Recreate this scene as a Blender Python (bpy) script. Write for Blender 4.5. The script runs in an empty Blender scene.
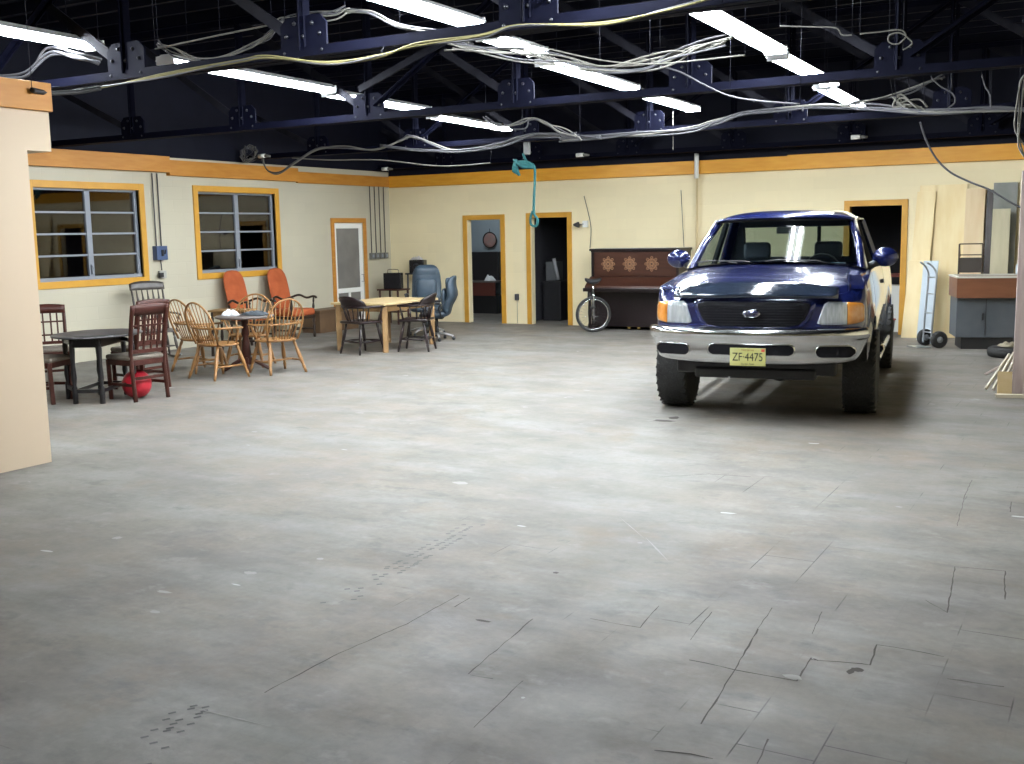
import bpy, bmesh, math, random
from mathutils import Vector, Matrix
random.seed(7)
SC = bpy.context.scene
PI = math.pi

# ------------------------------------------------------------------ camera
F, YAW, PITCH, ROLL, CH = 1071.88, .5172, .1381, -.0186, 1.7706
_d = Vector((-math.sin(YAW)*math.cos(PITCH), math.cos(YAW)*math.cos(PITCH), -math.sin(PITCH)))
_r = Vector((math.cos(YAW), math.sin(YAW), 0)); _u = _r.cross(_d)
_c, _s = math.cos(ROLL), math.sin(ROLL)
RR = _c*_r + _s*_u; UU = -_s*_r + _c*_u
cam_data = bpy.data.cameras.new('camera')
cam = bpy.data.objects.new('camera', cam_data)
SC.collection.objects.link(cam)
M4 = Matrix((RR, UU, -_d)).transposed().to_4x4()
M4.translation = Vector((0, 0, CH))
cam.matrix_world = M4
cam_data.sensor_width = 36
cam_data.lens = F*36/1024
cam_data.clip_start = .05
SC.camera = cam

# ------------------------------------------------------------------ world / exposure
world = bpy.data.worlds.new('world'); SC.world = world
world.use_nodes = True
world.node_tree.nodes['Background'].inputs[0].default_value = (.02, .025, .05, 1)
world.node_tree.nodes['Background'].inputs[1].default_value = .15
SC.view_settings.view_transform = 'Standard'
SC.view_settings.look = 'None'
SC.view_settings.gamma = 1
SC.view_settings.use_curve_mapping = False
SC.view_settings.exposure = 0.78
TUBE = 105.0     # strength of the fluorescent tubes

# ------------------------------------------------------------------ materials
MATS = {}
def mat(name, col, rough=.6, metal=0, noise=None, bump=0, nscale=20, coat=0, spec=.5, stretch=None):
    if name in MATS: return MATS[name]
    m = bpy.data.materials.new(name); m.use_nodes = True; MATS[name] = m
    nt = m.node_tree; b = nt.nodes['Principled BSDF']
    b.inputs['Base Color'].default_value = (*col, 1)
    b.inputs['Roughness'].default_value = rough
    b.inputs['Metallic'].default_value = metal
    b.inputs['Coat Weight'].default_value = coat
    b.inputs['Coat Roughness'].default_value = .04
    b.inputs['Specular IOR Level'].default_value = spec
    if noise or bump:
        tc = nt.nodes.new('ShaderNodeTexCoord'); mp = nt.nodes.new('ShaderNodeMapping')
        n = nt.nodes.new('ShaderNodeTexNoise'); n.inputs['Scale'].default_value = nscale; n.inputs['Detail'].default_value = 6
        nt.links.new(tc.outputs['Object'], mp.inputs[0]); nt.links.new(mp.outputs[0], n.inputs['Vector'])
        if stretch: mp.inputs['Scale'].default_value = stretch
        if noise:
            mx = nt.nodes.new('ShaderNodeMix'); mx.data_type = 'RGBA'
            mx.inputs['A'].default_value = (*col, 1); mx.inputs['B'].default_value = (*noise, 1)
            cr = nt.nodes.new('ShaderNodeValToRGB'); cr.color_ramp.elements[0].position = .35; cr.color_ramp.elements[1].position = .68
            nt.links.new(n.outputs['Fac'], cr.inputs[0]); nt.links.new(cr.outputs[0], mx.inputs['Factor'])
            nt.links.new(mx.outputs['Result'], b.inputs['Base Color'])
        if bump:
            bp = nt.nodes.new('ShaderNodeBump'); bp.inputs['Strength'].default_value = bump; bp.inputs['Distance'].default_value = .01
            nt.links.new(n.outputs['Fac'], bp.inputs['Height']); nt.links.new(bp.outputs[0], b.inputs['Normal'])
    return m
def emit(name, col, s):
    m = bpy.data.materials.new(name); m.use_nodes = True; nt = m.node_tree
    nt.nodes.remove(nt.nodes['Principled BSDF'])
    e = nt.nodes.new('ShaderNodeEmission'); e.inputs[0].default_value = (*col, 1); e.inputs[1].default_value = s
    nt.links.new(e.outputs[0], nt.nodes['Material Output'].inputs[0]); return m
def glass(name, tint=(.6, .65, .68), refl=.9, extra=.02):
    m = bpy.data.materials.new(name); m.use_nodes = True; nt = m.node_tree
    nt.nodes.remove(nt.nodes['Principled BSDF'])
    t = nt.nodes.new('ShaderNodeBsdfTransparent'); t.inputs[0].default_value = (*tint, 1)
    g = nt.nodes.new('ShaderNodeBsdfGlossy'); g.inputs['Roughness'].default_value = .02
    fr = nt.nodes.new('ShaderNodeFresnel'); fr.inputs[0].default_value = 1.5
    ma = nt.nodes.new('ShaderNodeMath'); ma.operation = 'MULTIPLY_ADD'; ma.inputs[1].default_value = refl; ma.inputs[2].default_value = extra
    mx = nt.nodes.new('ShaderNodeMixShader')
    nt.links.new(fr.outputs[0], ma.inputs[0]); nt.links.new(ma.outputs[0], mx.inputs[0])
    nt.links.new(t.outputs[0], mx.inputs[1]); nt.links.new(g.outputs[0], mx.inputs[2])
    nt.links.new(mx.outputs[0], nt.nodes['Material Output'].inputs[0]); return m

def block_wall(name, col, col2, joint=.93):
    """painted concrete block wall: faint joints, blotchy wear"""
    m = bpy.data.materials.new(name); m.use_nodes = True; nt = m.node_tree; b = nt.nodes['Principled BSDF']
    N = nt.nodes.new; L = nt.links.new
    geo = N('ShaderNodeNewGeometry'); sep = N('ShaderNodeSeparateXYZ'); L(geo.outputs['Position'], sep.inputs[0])
    add = N('ShaderNodeMath'); L(sep.outputs['X'], add.inputs[0]); L(sep.outputs['Y'], add.inputs[1])
    cmb = N('ShaderNodeCombineXYZ'); L(add.outputs[0], cmb.inputs['X']); L(sep.outputs['Z'], cmb.inputs['Y'])
    br = N('ShaderNodeTexBrick'); L(cmb.outputs[0], br.inputs['Vector'])
    br.inputs['Scale'].default_value = 1; br.inputs['Brick Width'].default_value = .4; br.inputs['Row Height'].default_value = .2
    br.inputs['Mortar Size'].default_value = .006; br.inputs['Mortar Smooth'].default_value = .6
    br.inputs['Color1'].default_value = (1, 1, 1, 1); br.inputs['Color2'].default_value = (.97, .97, .97, 1)
    br.inputs['Mortar'].default_value = (joint, joint, joint, 1)
    n = N('ShaderNodeTexNoise'); n.inputs['Scale'].default_value = .9; n.inputs['Detail'].default_value = 7
    L(geo.outputs['Position'], n.inputs['Vector'])
    cr = N('ShaderNodeValToRGB'); cr.color_ramp.elements[0].position = .38; cr.color_ramp.elements[1].position = .7
    L(n.outputs['Fac'], cr.inputs[0])
    mx = N('ShaderNodeMix'); mx.data_type = 'RGBA'; mx.inputs['A'].default_value = (*col, 1); mx.inputs['B'].default_value = (*col2, 1)
    L(cr.outputs[0], mx.inputs['Factor'])
    ml = N('ShaderNodeMix'); ml.data_type = 'RGBA'; ml.blend_type = 'MULTIPLY'; ml.inputs['Factor'].default_value = 1
    L(mx.outputs['Result'], ml.inputs['A']); L(br.outputs['Color'], ml.inputs['B'])
    L(ml.outputs['Result'], b.inputs['Base Color'])
    bp = N('ShaderNodeBump'); bp.inputs['Strength'].default_value = .25; bp.inputs['Distance'].default_value = .006
    L(br.outputs['Fac'], bp.inputs['Height']); bp.invert = True; L(bp.outputs[0], b.inputs['Normal'])
    b.inputs['Roughness'].default_value = .55
    return m

def floor_material():
    m = bpy.data.materials.new('worn_concrete'); m.use_nodes = True; nt = m.node_tree; b = nt.nodes['Principled BSDF']
    N = nt.nodes.new; L = nt.links.new
    geo = N('ShaderNodeNewGeometry')
    def noise(scale, det, sc=(1, 1, 1), off=(0, 0, 0), rot=0):
        mp = N('ShaderNodeMapping'); mp.inputs['Scale'].default_value = sc; mp.inputs['Location'].default_value = off; mp.inputs['Rotation'].default_value = (0, 0, rot)
        L(geo.outputs['Position'], mp.inputs[0])
        n = N('ShaderNodeTexNoise'); n.inputs['Scale'].default_value = scale; n.inputs['Detail'].default_value = det; n.inputs['Roughness'].default_value = .65
        L(mp.outputs[0], n.inputs['Vector']); return n.outputs['Fac']
    def ramp(x, p0, p1, c0=(0, 0, 0), c1=(1, 1, 1)):
        r = N('ShaderNodeValToRGB'); r.color_ramp.elements[0].position = p0; r.color_ramp.elements[1].position = p1
        r.color_ramp.elements[0].color = (*c0, 1); r.color_ramp.elements[1].color = (*c1, 1); L(x, r.inputs[0]); return r.outputs[0]
    def mix(fac, a, bb, mode='MIX'):
        x = N('ShaderNodeMix'); x.data_type = 'RGBA'; x.blend_type = mode
        if isinstance(fac, float): x.inputs['Factor'].default_value = fac
        else: L(fac, x.inputs['Factor'])
        for v, s in ((a, 'A'), (bb, 'B')):
            if isinstance(v, tuple): x.inputs[s].default_value = (*v, 1)
            else: L(v, x.inputs[s])
        return x.outputs['Result']
    big = ramp(noise(.35, 4), .35, .65)
    c = mix(big, (.212, .180, .146), (.196, .190, .170))
    c = mix(ramp(noise(1.3, 9, (1, 1.7, 1), rot=.4), .42, .64), c, (.145, .134, .123))
    c = mix(ramp(noise(.9, 9, (.7, 1.9, 1), (3, 1, 0)), .48, .70), c, (.235, .236, .220))
    c = mix(ramp(noise(1.0, 6, (1, 1, 1), (9, 4, 0)), .56, .74), c, (.190, .150, .112))
    c = mix(ramp(noise(3.5, 8, (1, 1.4, 1), (1, 8, 0)), .56, .72), c, (.128, .122, .116))
    c = mix(ramp(noise(4.5, 8, (1, 1.3, 1), (7, 3, 0)), .58, .76), c, (.25, .245, .225))
    c = mix(ramp(noise(22, 6), .3, .75), c, mix(1.0, c, (.80, .80, .80), 'MULTIPLY'))
    # specks of dropped paint
    c = mix(ramp(noise(2.3, 2, (1, 3, 1), (5, 2, 0)), .735, .745), c, (.42, .43, .41))
    # seams between the patched slabs, only some of them open
    sep = N('ShaderNodeSeparateXYZ'); L(geo.outputs['Position'], sep.inputs[0])
    cmb = N('ShaderNodeCombineXYZ'); L(sep.outputs['Y'], cmb.inputs['X']); L(sep.outputs['X'], cmb.inputs['Y'])
    br = N('ShaderNodeTexBrick'); L(cmb.outputs[0], br.inputs['Vector']); br.offset = .37; br.squash = .6; br.squash_frequency = 3
    br.inputs['Scale'].default_value = 1; br.inputs['Brick Width'].default_value = .74; br.inputs['Row Height'].default_value = .27
    br.inputs['Mortar Size'].default_value = .003; br.inputs['Mortar Smooth'].default_value = .1
    br.inputs['Color1'].default_value = (0, 0, 0, 1); br.inputs['Color2'].default_value = (1, 1, 1, 1); br.inputs['Mortar'].default_value = (.5, .5, .5, 1)
    seam = br.outputs['Fac']
    # wear mask: the seams show most by the right-hand foreground
    mr = N('ShaderNodeMapRange'); mr.inputs['From Min'].default_value = -5.5; mr.inputs['From Max'].default_value = -.8; mr.inputs['To Min'].default_value = -.10; mr.inputs['To Max'].default_value = .10
    L(sep.outputs['X'], mr.inputs['Value'])
    ad = N('ShaderNodeMath'); L(noise(1.1, 3, (1, 1, 1), (2, 7, 0)), ad.inputs[0]); L(mr.outputs[0], ad.inputs[1])
    mask = ramp(ad.outputs[0], .63, .70)
    mm = N('ShaderNodeMath'); mm.operation = 'MULTIPLY'; L(seam, mm.inputs[0]); L(mask, mm.inputs[1])
    faint = N('ShaderNodeMath'); faint.operation = 'MULTIPLY_ADD'; L(seam, faint.inputs[0]); faint.inputs[1].default_value = .05; L(mm.outputs[0], faint.inputs[2])
    tone = mix(ramp(br.outputs['Color'], 0, 1), mix(1.0, c, (.965, .955, .95), 'MULTIPLY'), c)
    c = mix(faint.outputs[0], tone, (.045, .04, .035))
    # tyre tread marks, two dark dashed strips running into the hall
    def strip(x0, w, y0, y1):
        a = N('ShaderNodeMath'); a.operation = 'MULTIPLY_ADD'; L(sep.outputs['Y'], a.inputs[0]); a.inputs[1].default_value = .10; L(sep.outputs['X'], a.inputs[2])
        s = N('ShaderNodeMath'); s.operation = 'SUBTRACT'; L(a.outputs[0], s.inputs[0]); s.inputs[1].default_value = x0
        ab = N('ShaderNodeMath'); ab.operation = 'ABSOLUTE'; L(s.outputs[0], ab.inputs[0])
        lt = N('ShaderNodeMath'); lt.operation = 'LESS_THAN'; L(ab.outputs[0], lt.inputs[0]); lt.inputs[1].default_value = w
        g1 = N('ShaderNodeMath'); g1.operation = 'GREATER_THAN'; L(sep.outputs['Y'], g1.inputs[0]); g1.inputs[1].default_value = y0
        g2 = N('ShaderNodeMath'); g2.operation = 'LESS_THAN'; L(sep.outputs['Y'], g2.inputs[0]); g2.inputs[1].default_value = y1
        p = N('ShaderNodeMath'); p.operation = 'MULTIPLY'; L(lt.outputs[0], p.inputs[0]); L(g1.outputs[0], p.inputs[1])
        q = N('ShaderNodeMath'); q.operation = 'MULTIPLY'; L(p.outputs[0], q.inputs[0]); L(g2.outputs[0], q.inputs[1])
        r = N('ShaderNodeMath'); r.operation = 'MULTIPLY'; L(q.outputs[0], r.inputs[0])
        L(ramp(noise(9, 2, (1.6, 1, 1)), .5, .58), r.inputs[1])
        r2 = N('ShaderNodeMath'); r2.operation = 'MULTIPLY'; L(r.outputs[0], r2.inputs[0]); r2.inputs[1].default_value = .35
        return r2.outputs[0]
    L(c, b.inputs['Base Color'])
    L(ramp(noise(2.2, 5), .3, .7, (.52, .52, .52), (.78, .78, .78)), b.inputs['Roughness'])
    b.inputs['Specular IOR Level'].default_value = .38
    bp = N('ShaderNodeBump'); bp.inputs['Strength'].default_value = .25; bp.inputs['Distance'].default_value = .01
    L(noise(7, 6), bp.inputs['Height']); L(bp.outputs[0], b.inputs['Normal'])
    return m

M_floor = floor_material()
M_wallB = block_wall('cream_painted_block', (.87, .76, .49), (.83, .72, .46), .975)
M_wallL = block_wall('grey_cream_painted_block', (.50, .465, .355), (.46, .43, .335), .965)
M_part = mat('pinkish_cream_plaster', (.60, .475, .345), .6, noise=(.585, .47, .34), nscale=1.5, bump=.05)
M_navy = mat('navy_paint', (.0022, .0028, .0095), .7, spec=.2, noise=(.0032, .004, .012), nscale=4)
M_steel = mat('navy_steel', (.0018, .0022, .0075), .7, 0, spec=.05, noise=(.003, .0035, .010), nscale=9)
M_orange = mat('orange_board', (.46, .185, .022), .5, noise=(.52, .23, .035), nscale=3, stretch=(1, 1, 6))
M_orange_lit = mat('lit_orange_board', (.70, .31, .022), .5, noise=(.76, .37, .035), nscale=3, stretch=(1, 1, 6))  # same boards as M_orange, with the strong light at the back put into the colour
M_yellow = mat('ochre_frame', (.58, .30, .035), .45, noise=(.52, .26, .03), nscale=5)
M_alu = mat('window_metal', (.24, .26, .30), .45, .2)
M_dark = mat('black', (.012, .012, .014), .5)
M_black = mat('black_gloss', (.012, .012, .014), .2)
M_rubber = mat('rubber', (.018, .018, .018), .75, noise=(.03, .03, .03), nscale=60, bump=.3)
M_chrome = mat('chrome', (.62, .63, .64), .16, 1)
M_white = mat('white_paint', (.8, .8, .76), .5)
M_cable = mat('cable_white', (.15, .146, .13), .7, spec=.2)
M_cabley = mat('cable_yellow', (.17, .15, .065), .7, spec=.2)
M_cableg = mat('cable_grey', (.06, .06, .068), .6)
M_maho = mat('mahogany', (.036, .009, .0055), .4, spec=.3, noise=(.052, .013, .008), nscale=8, stretch=(1, 1, .2))
M_ebony = mat('ebonised_wood', (.014, .013, .015), .3)
M_darkw = mat('dark_walnut', (.016, .009, .006), .35, noise=(.024, .012, .008), nscale=8)
M_oak = mat('golden_oak', (.24, .115, .035), .4, noise=(.30, .15, .05), nscale=12, stretch=(1, 1, .2))
M_oaklt = mat('pale_wood', (.50, .37, .18), .45, noise=(.56, .43, .24), nscale=8, stretch=(.3, 2, 1))
M_oak2 = mat('aged_oak', (.22, .125, .045), .5, noise=(.27, .16, .065), nscale=8)
M_ply = mat('plywood', (.80, .63, .33), .6, noise=(.86, .72, .43), nscale=2.5, stretch=(3, 3, .5))
M_ply2 = mat('aged_plywood', (.68, .51, .30), .6, noise=(.75, .60, .38), nscale=2.5, stretch=(3, 3, .5))
M_weather = mat('weathered_board', (.55, .46, .42), .75, noise=(.38, .30, .28), nscale=4, stretch=(4, 4, .5))
M_fabric = mat('taupe_fabric', (.12, .10, .08), .9, noise=(.15, .13, .105), nscale=60)
M_rust = mat('rust_velvet', (.31, .062, .014), .85, noise=(.38, .085, .022), nscale=8)
M_blue = mat('blue_leather', (.022, .040, .058), .45, noise=(.032, .052, .074), nscale=10, bump=.15)
M_red = mat('red_rubber', (.38, .010, .022), .4, noise=(.33, .01, .02), nscale=20)
M_tube = emit('fluorescent_tube', (.90, .96, 1.0), TUBE)

# ------------------------------------------------------------------ mesh builder
class MB:
    def __init__(s): s.bm = bmesh.new(); s.T = Matrix.Identity(4)
    def V(s, p): return s.bm.verts.new(s.T @ Vector(p))
    def Fc(s, vs, smooth=False):
        try:
            f = s.bm.faces.new(vs); f.smooth = smooth; return f
        except ValueError: return None
    def box(s, c, d, rz=0, rx=0, ry=0, bev=0):
        R = Matrix.Translation(c) @ Matrix.Rotation(rz, 4, 'Z') @ Matrix.Rotation(ry, 4, 'Y') @ Matrix.Rotation(rx, 4, 'X')
        r = bmesh.ops.create_cube(s.bm, size=1, matrix=s.T @ R @ Matrix.Diagonal((*d, 1)))
        if bev:
            es = list({e for v in r['verts'] for e in v.link_edges})
            o = bmesh.ops.bevel(s.bm, geom=es, offset=bev, segments=3, affect='EDGES', profile=.5)
            for f in o['faces']: f.smooth = True
        return s
    def b2(s, lo, hi, bev=0):
        return s.box([(a+b)/2 for a, b in zip(lo, hi)], [abs(b-a) for a, b in zip(lo, hi)], bev=bev)
    def frame(s, p, q):
        p, q = Vector(p), Vector(q); z = (q-p).normalized()
        x = z.orthogonal().normalized() if abs(z.z) > .999 else z.cross(Vector((0, 0, 1))).normalized()
        return p, q, x, z.cross(x)
    def bar(s, p, q, w, h):
        """rectangular bar: w across (horizontal), h the other way"""
        p, q, x, y = s.frame(p, q); vs = []
        for e in (p, q):
            for a, b in ((-1, -1), (1, -1), (1, 1), (-1, 1)): vs.append(s.V(e + x*a*w/2 + y*b*h/2))
        for f in ((0, 3, 2, 1), (4, 5, 6, 7), (0, 1, 5, 4), (1, 2, 6, 5), (2, 3, 7, 6), (3, 0, 4, 7)): s.Fc([vs[i] for i in f])
        return s
    def tube(s, pts, r, n=8, closed=False, cap=True, sx=1.0):
        pts = [Vector(p) for p in pts]; m = len(pts)
        rs = r if isinstance(r, (list, tuple)) else [r]*m
        rings = []; prev = None
        for i, p in enumerate(pts):
            if closed: t = pts[(i+1) % m] - pts[i-1]
            else: t = pts[min(i+1, m-1)] - pts[max(i-1, 0)]
            t = t.normalized() if t.length > 1e-9 else Vector((0, 0, 1))
            if prev is None: x = t.orthogonal().normalized() if abs(t.z) > .99 else t.cross(Vector((0, 0, 1))).normalized()
            else:
                x = prev - t*prev.dot(t); x = x.normalized() if x.length > 1e-6 else t.orthogonal().normalized()
            prev = x; y = t.cross(x)
            rings.append([s.V(p + (x*math.cos(2*PI*k/n)*sx + y*math.sin(2*PI*k/n))*rs[i]) for k in range(n)])
        for i in range(m if closed else m-1):
            a, b = rings[i], rings[(i+1) % m]
            for k in range(n): s.Fc([a[k], a[(k+1) % n], b[(k+1) % n], b[k]], True)
        if cap and not closed: s.Fc(rings[0][::-1]); s.Fc(rings[-1])
        return s
    def turned(s, p, q, prof, n=10):
        """turned spindle from p to q; prof = [(t, r)]"""
        p, q = Vector(p), Vector(q)
        return s.tube([p.lerp(q, t) for t, _ in prof], [r for _, r in prof], n)
    def lathe(s, c, prof, n=24, axis='Z'):
        c = Vector(c); rings = []
        for r, z in prof:
            if axis == 'Z': ring = [s.V(c + Vector((r*math.cos(2*PI*k/n), r*math.sin(2*PI*k/n), z))) for k in range(n)]
            elif axis == 'X': ring = [s.V(c + Vector((z, r*math.cos(2*PI*k/n), r*math.sin(2*PI*k/n)))) for k in range(n)]
            else: ring = [s.V(c + Vector((r*math.cos(2*PI*k/n), -z, r*math.sin(2*PI*k/n)))) for k in range(n)]
            rings.append(ring)
        for a, b in zip(rings, rings[1:]):
            for k in range(n): s.Fc([a[k], a[(k+1) % n], b[(k+1) % n], b[k]], True)
        if prof[0][0] > 1e-6: s.Fc(rings[0][::-1])
        if prof[-1][0] > 1e-6: s.Fc(rings[-1])
        return s
    def prism(s, poly, z0, z1, plane='XY'):
        def P(a, b, c): return {'XY': (a, b, c), 'XZ': (a, c, b), 'YZ': (c, a, b)}[plane]
        lo = [s.V(P(a, b, z0)) for a, b in poly]; hi = [s.V(P(a, b, z1)) for a, b in poly]; n = len(poly)
        s.Fc(lo[::-1]); s.Fc(hi)
        for k in range(n): s.Fc([lo[k], lo[(k+1) % n], hi[(k+1) % n], hi[k]])
        return s
    def grid(s, fn, nu, nv, closed_u=False, thick=0):
        R = [[s.V(fn(i/(nu if closed_u else nu-1), j/(nv-1))) for j in range(nv)] for i in range(nu)]
        for i in range(nu if closed_u else nu-1):
            for j in range(nv-1): s.Fc([R[i][j], R[(i+1) % nu][j], R[(i+1) % nu][j+1], R[i][j+1]], True)
        return R
    def ball(s, c, r, sc=(1, 1, 1), n=20):
        R = Matrix.Translation(c) @ Matrix.Diagonal((*[r*k for k in sc], 1))
        o = bmesh.ops.create_uvsphere(s.bm, u_segments=n, v_segments=n//2, radius=1, matrix=s.T @ R)
        for v in o['verts']:
            for f in v.link_faces: f.smooth = True
        return s
    def build(s, name, m, parent=None, bev=0, sub=0, solid=0):
        bmesh.ops.recalc_face_normals(s.bm, faces=s.bm.faces)
        me = bpy.data.meshes.new(name); s.bm.to_mesh(me); s.bm.free()
        me.materials.append(m)
        o = bpy.data.objects.new(name, me); SC.collection.objects.link(o)
        if parent: o.parent = parent
        if solid:
            k = o.modifiers.new('solid', 'SOLIDIFY'); k.thickness = solid; k.offset = 0
        if bev:
            k = o.modifiers.new('bevel', 'BEVEL'); k.width = bev; k.segments = 2; k.limit_method = 'ANGLE'; k.angle_limit = .7
        if sub:
            k = o.modifiers.new('sub', 'SUBSURF'); k.levels = sub; k.render_levels = sub
        return o

def empty(name, loc=(0, 0, 0), rz=0, label=None, cat=None, group=None):
    o = bpy.data.objects.new(name, None); SC.collection.objects.link(o)
    o.location = loc; o.rotation_euler = (0, 0, rz); o.empty_display_size = .1
    if label: tag(o, label, cat, group)
    return o
def tag(o, label=None, cat=None, group=None, kind=None):
    if label: o['label'] = label
    if cat: o['category'] = cat
    if group: o['group'] = group
    if kind: o['kind'] = kind
    return o
def struct(o, label=None, cat=None):
    o['kind'] = 'structure'
    if label: o['label'] = label; o['category'] = cat
    return o
def copy_tree(o, parent=None):
    c = o.copy(); SC.collection.objects.link(c)
    if parent: c.parent = parent; c.matrix_parent_inverse = o.matrix_parent_inverse
    for ch in list(KIDS.get(o.name, [])) or [x for x in o.children]: copy_tree(ch, c)
    return c
KIDS = {}
def place(o, loc, rz, label, group=None):
    o.location = loc; o.rotation_euler = (0, 0, rz); o['label'] = label
    if group: o['group'] = group
    return o
def arc(c, r, a0, a1, n, plane='XZ', ry=None):
    ry = ry or r; out = []
    for i in range(n):
        a = a0 + (a1-a0)*i/(n-1); x, y = r*math.cos(a), ry*math.sin(a)
        out.append(Vector(c) + Vector({'XZ': (x, 0, y), 'XY': (x, y, 0), 'YZ': (0, x, y)}[plane]))
    return out
def spline(pts, k=6):
    pts = [Vector(p) for p in pts]; out = []
    for i in range(len(pts)-1):
        p0, p1, p2, p3 = pts[max(i-1, 0)], pts[i], pts[i+1], pts[min(i+2, len(pts)-1)]
        for j in range(k):
            t = j/k
            out.append(.5*((2*p1) + (p2-p0)*t + (2*p0-5*p1+4*p2-p3)*t*t + (3*p1-p0-3*p2+p3)*t**3))
    out.append(pts[-1]); return out
def text_mesh(name, txt, size, m, parent, loc, rot=(PI/2, 0, 0), ext=.002, shear=0, sx=1.0):
    cu = bpy.data.curves.new(name, 'FONT'); cu.body = txt; cu.size = size; cu.extrude = ext; cu.shear = shear
    cu.align_x = 'CENTER'; cu.align_y = 'CENTER'
    t = bpy.data.objects.new('tmp', cu); SC.collection.objects.link(t)
    dg = bpy.context.evaluated_depsgraph_get(); me = bpy.data.meshes.new_from_object(t.evaluated_get(dg))
    bpy.data.objects.remove(t); me.name = name; me.materials.clear(); me.materials.append(m)
    o = bpy.data.objects.new(name, me); SC.collection.objects.link(o); o.parent = parent
    o.location = loc; o.rotation_euler = rot; o.scale = (sx, 1, 1); return o

# ------------------------------------------------------------------ room shell
XL, YB, ZT = -13.3, 18.37, 4.75     # left wall, back wall, roof
XR, YF = 3.2, -6.0                  # right wall and front wall, outside the frame
def wall_holes(name, m, axis, pos, th, lo, hi, z1, holes):
    """wall of thickness th behind plane pos; holes = (a0, a1, z0, z1)"""
    mb = MB(); As = sorted({lo, hi, *[h[0] for h in holes], *[h[1] for h in holes]})
    for a0, a1 in zip(As, As[1:]):
        Z = 0; hs = sorted([h for h in holes if h[0] <= a0+1e-6 and h[1] >= a1-1e-6], key=lambda h: h[2])
        spans = []
        for h in hs:
            if h[2] > Z: spans.append((Z, h[2]))
            Z = h[3]
        spans.append((Z, z1))
        for s0, s1 in spans:
            if axis == 'x': mb.b2((pos-th, a0, s0), (pos, a1, s1))
            else: mb.b2((a0, pos, s0), (a1, pos+th, s1))
    bmesh.ops.remove_doubles(mb.bm, verts=mb.bm.verts, dist=1e-5)
    return struct(mb.build(name, m))
W1 = (9.93, 11.80, 1.20, 2.53); W2 = (13.02, 14.88, 1.20, 2.54); DL = (16.52, 17.44, 0, 2.03)
D2 = (-11.41, -10.64, 0, 2.04); D3 = (-9.97, -9.18, 0, 2.05); DR = (-3.96, -3.14, 0, 2.10)
ZW = 3.06
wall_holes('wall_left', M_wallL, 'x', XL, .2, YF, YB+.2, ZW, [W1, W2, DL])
wall_holes('wall_back', M_wallB, 'y', YB, .12, XL, XR, 2.95, [D2, D3, DR])
struct(MB().b2((XL-.2, YF, ZW), (XL-.02, YB+.2, ZT)).build('wall_left_upper', M_navy))
struct(MB().b2((XL, YB+.0, 2.95), (XR, YB+.2, ZT)).build('wall_back_upper', M_navy))
struct(MB().b2((XR, YF, 0), (XR+.2, YB+.2, ZT)).build('wall_right', M_wallB))
struct(MB().b2((XL-.2, YF-.2, 0), (XR+.2, YF, ZT)).build('wall_front', M_wallB))
FLOOR = struct(MB().b2((XL-3.2, YF-.2, -.1), (XR+.2, YB+4.2, 0)).build('floor', M_floor))
cl = MB().b2((XL-.2, YF-.2, ZT), (XR+.2, YB+.2, ZT+.1))
for k in range(44):      # roof joists lie against the deck
    y = YF + .3 + k*.55
    if y < YB: cl.b2((XL, y-.03, ZT-.14), (XR, y+.03, ZT))
struct(cl.build('ceiling', M_navy))
# partition at the left edge of the view, with its short header
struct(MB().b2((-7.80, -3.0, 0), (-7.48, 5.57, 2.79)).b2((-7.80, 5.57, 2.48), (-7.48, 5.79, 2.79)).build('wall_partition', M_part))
# orange boards along the wall tops
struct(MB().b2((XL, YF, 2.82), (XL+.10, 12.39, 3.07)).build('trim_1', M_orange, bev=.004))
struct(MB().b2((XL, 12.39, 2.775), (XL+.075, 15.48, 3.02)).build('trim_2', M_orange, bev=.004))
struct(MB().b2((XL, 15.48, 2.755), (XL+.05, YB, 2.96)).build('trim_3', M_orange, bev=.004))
struct(MB().b2((XL+.05, YB-.06, 2.74), (-5.0, YB, 2.97)).build('trim_4', M_orange_lit, bev=.004))
struct(MB().b2((-5.0, YB-.065, 2.74), (XR, YB, 2.985)).build('trim_5', M_orange_lit, bev=.004))
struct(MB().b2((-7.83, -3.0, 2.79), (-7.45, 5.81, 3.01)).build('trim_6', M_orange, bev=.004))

def door_frame(n, x0, x1, z1, m=M_yellow):
    mb = MB(); w = .095
    mb.b2((x0-w, YB-.025, 0), (x0, YB+.13, z1+w)).b2((x1, YB-.025, 0), (x1+w, YB+.13, z1+w)).b2((x0, YB-.025, z1), (x1, YB+.13, z1+w))
    return struct(mb.build('door_%d' % n, m, bev=.003))
d2 = door_frame(2, D2[0], D2[1], D2[3]); d3 = door_frame(3, D3[0], D3[1], D3[3]); d4 = door_frame(4, DR[0], DR[1], DR[3])
# pale inner jambs that show at the left of each opening
for D, o in ((D2, d2), (D3, d3)):
    MB().b2((D[0], YB-.01, 0), (D[0]+.012, YB+.13, D[3])).build('door_stop', M_wallB, o)
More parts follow.
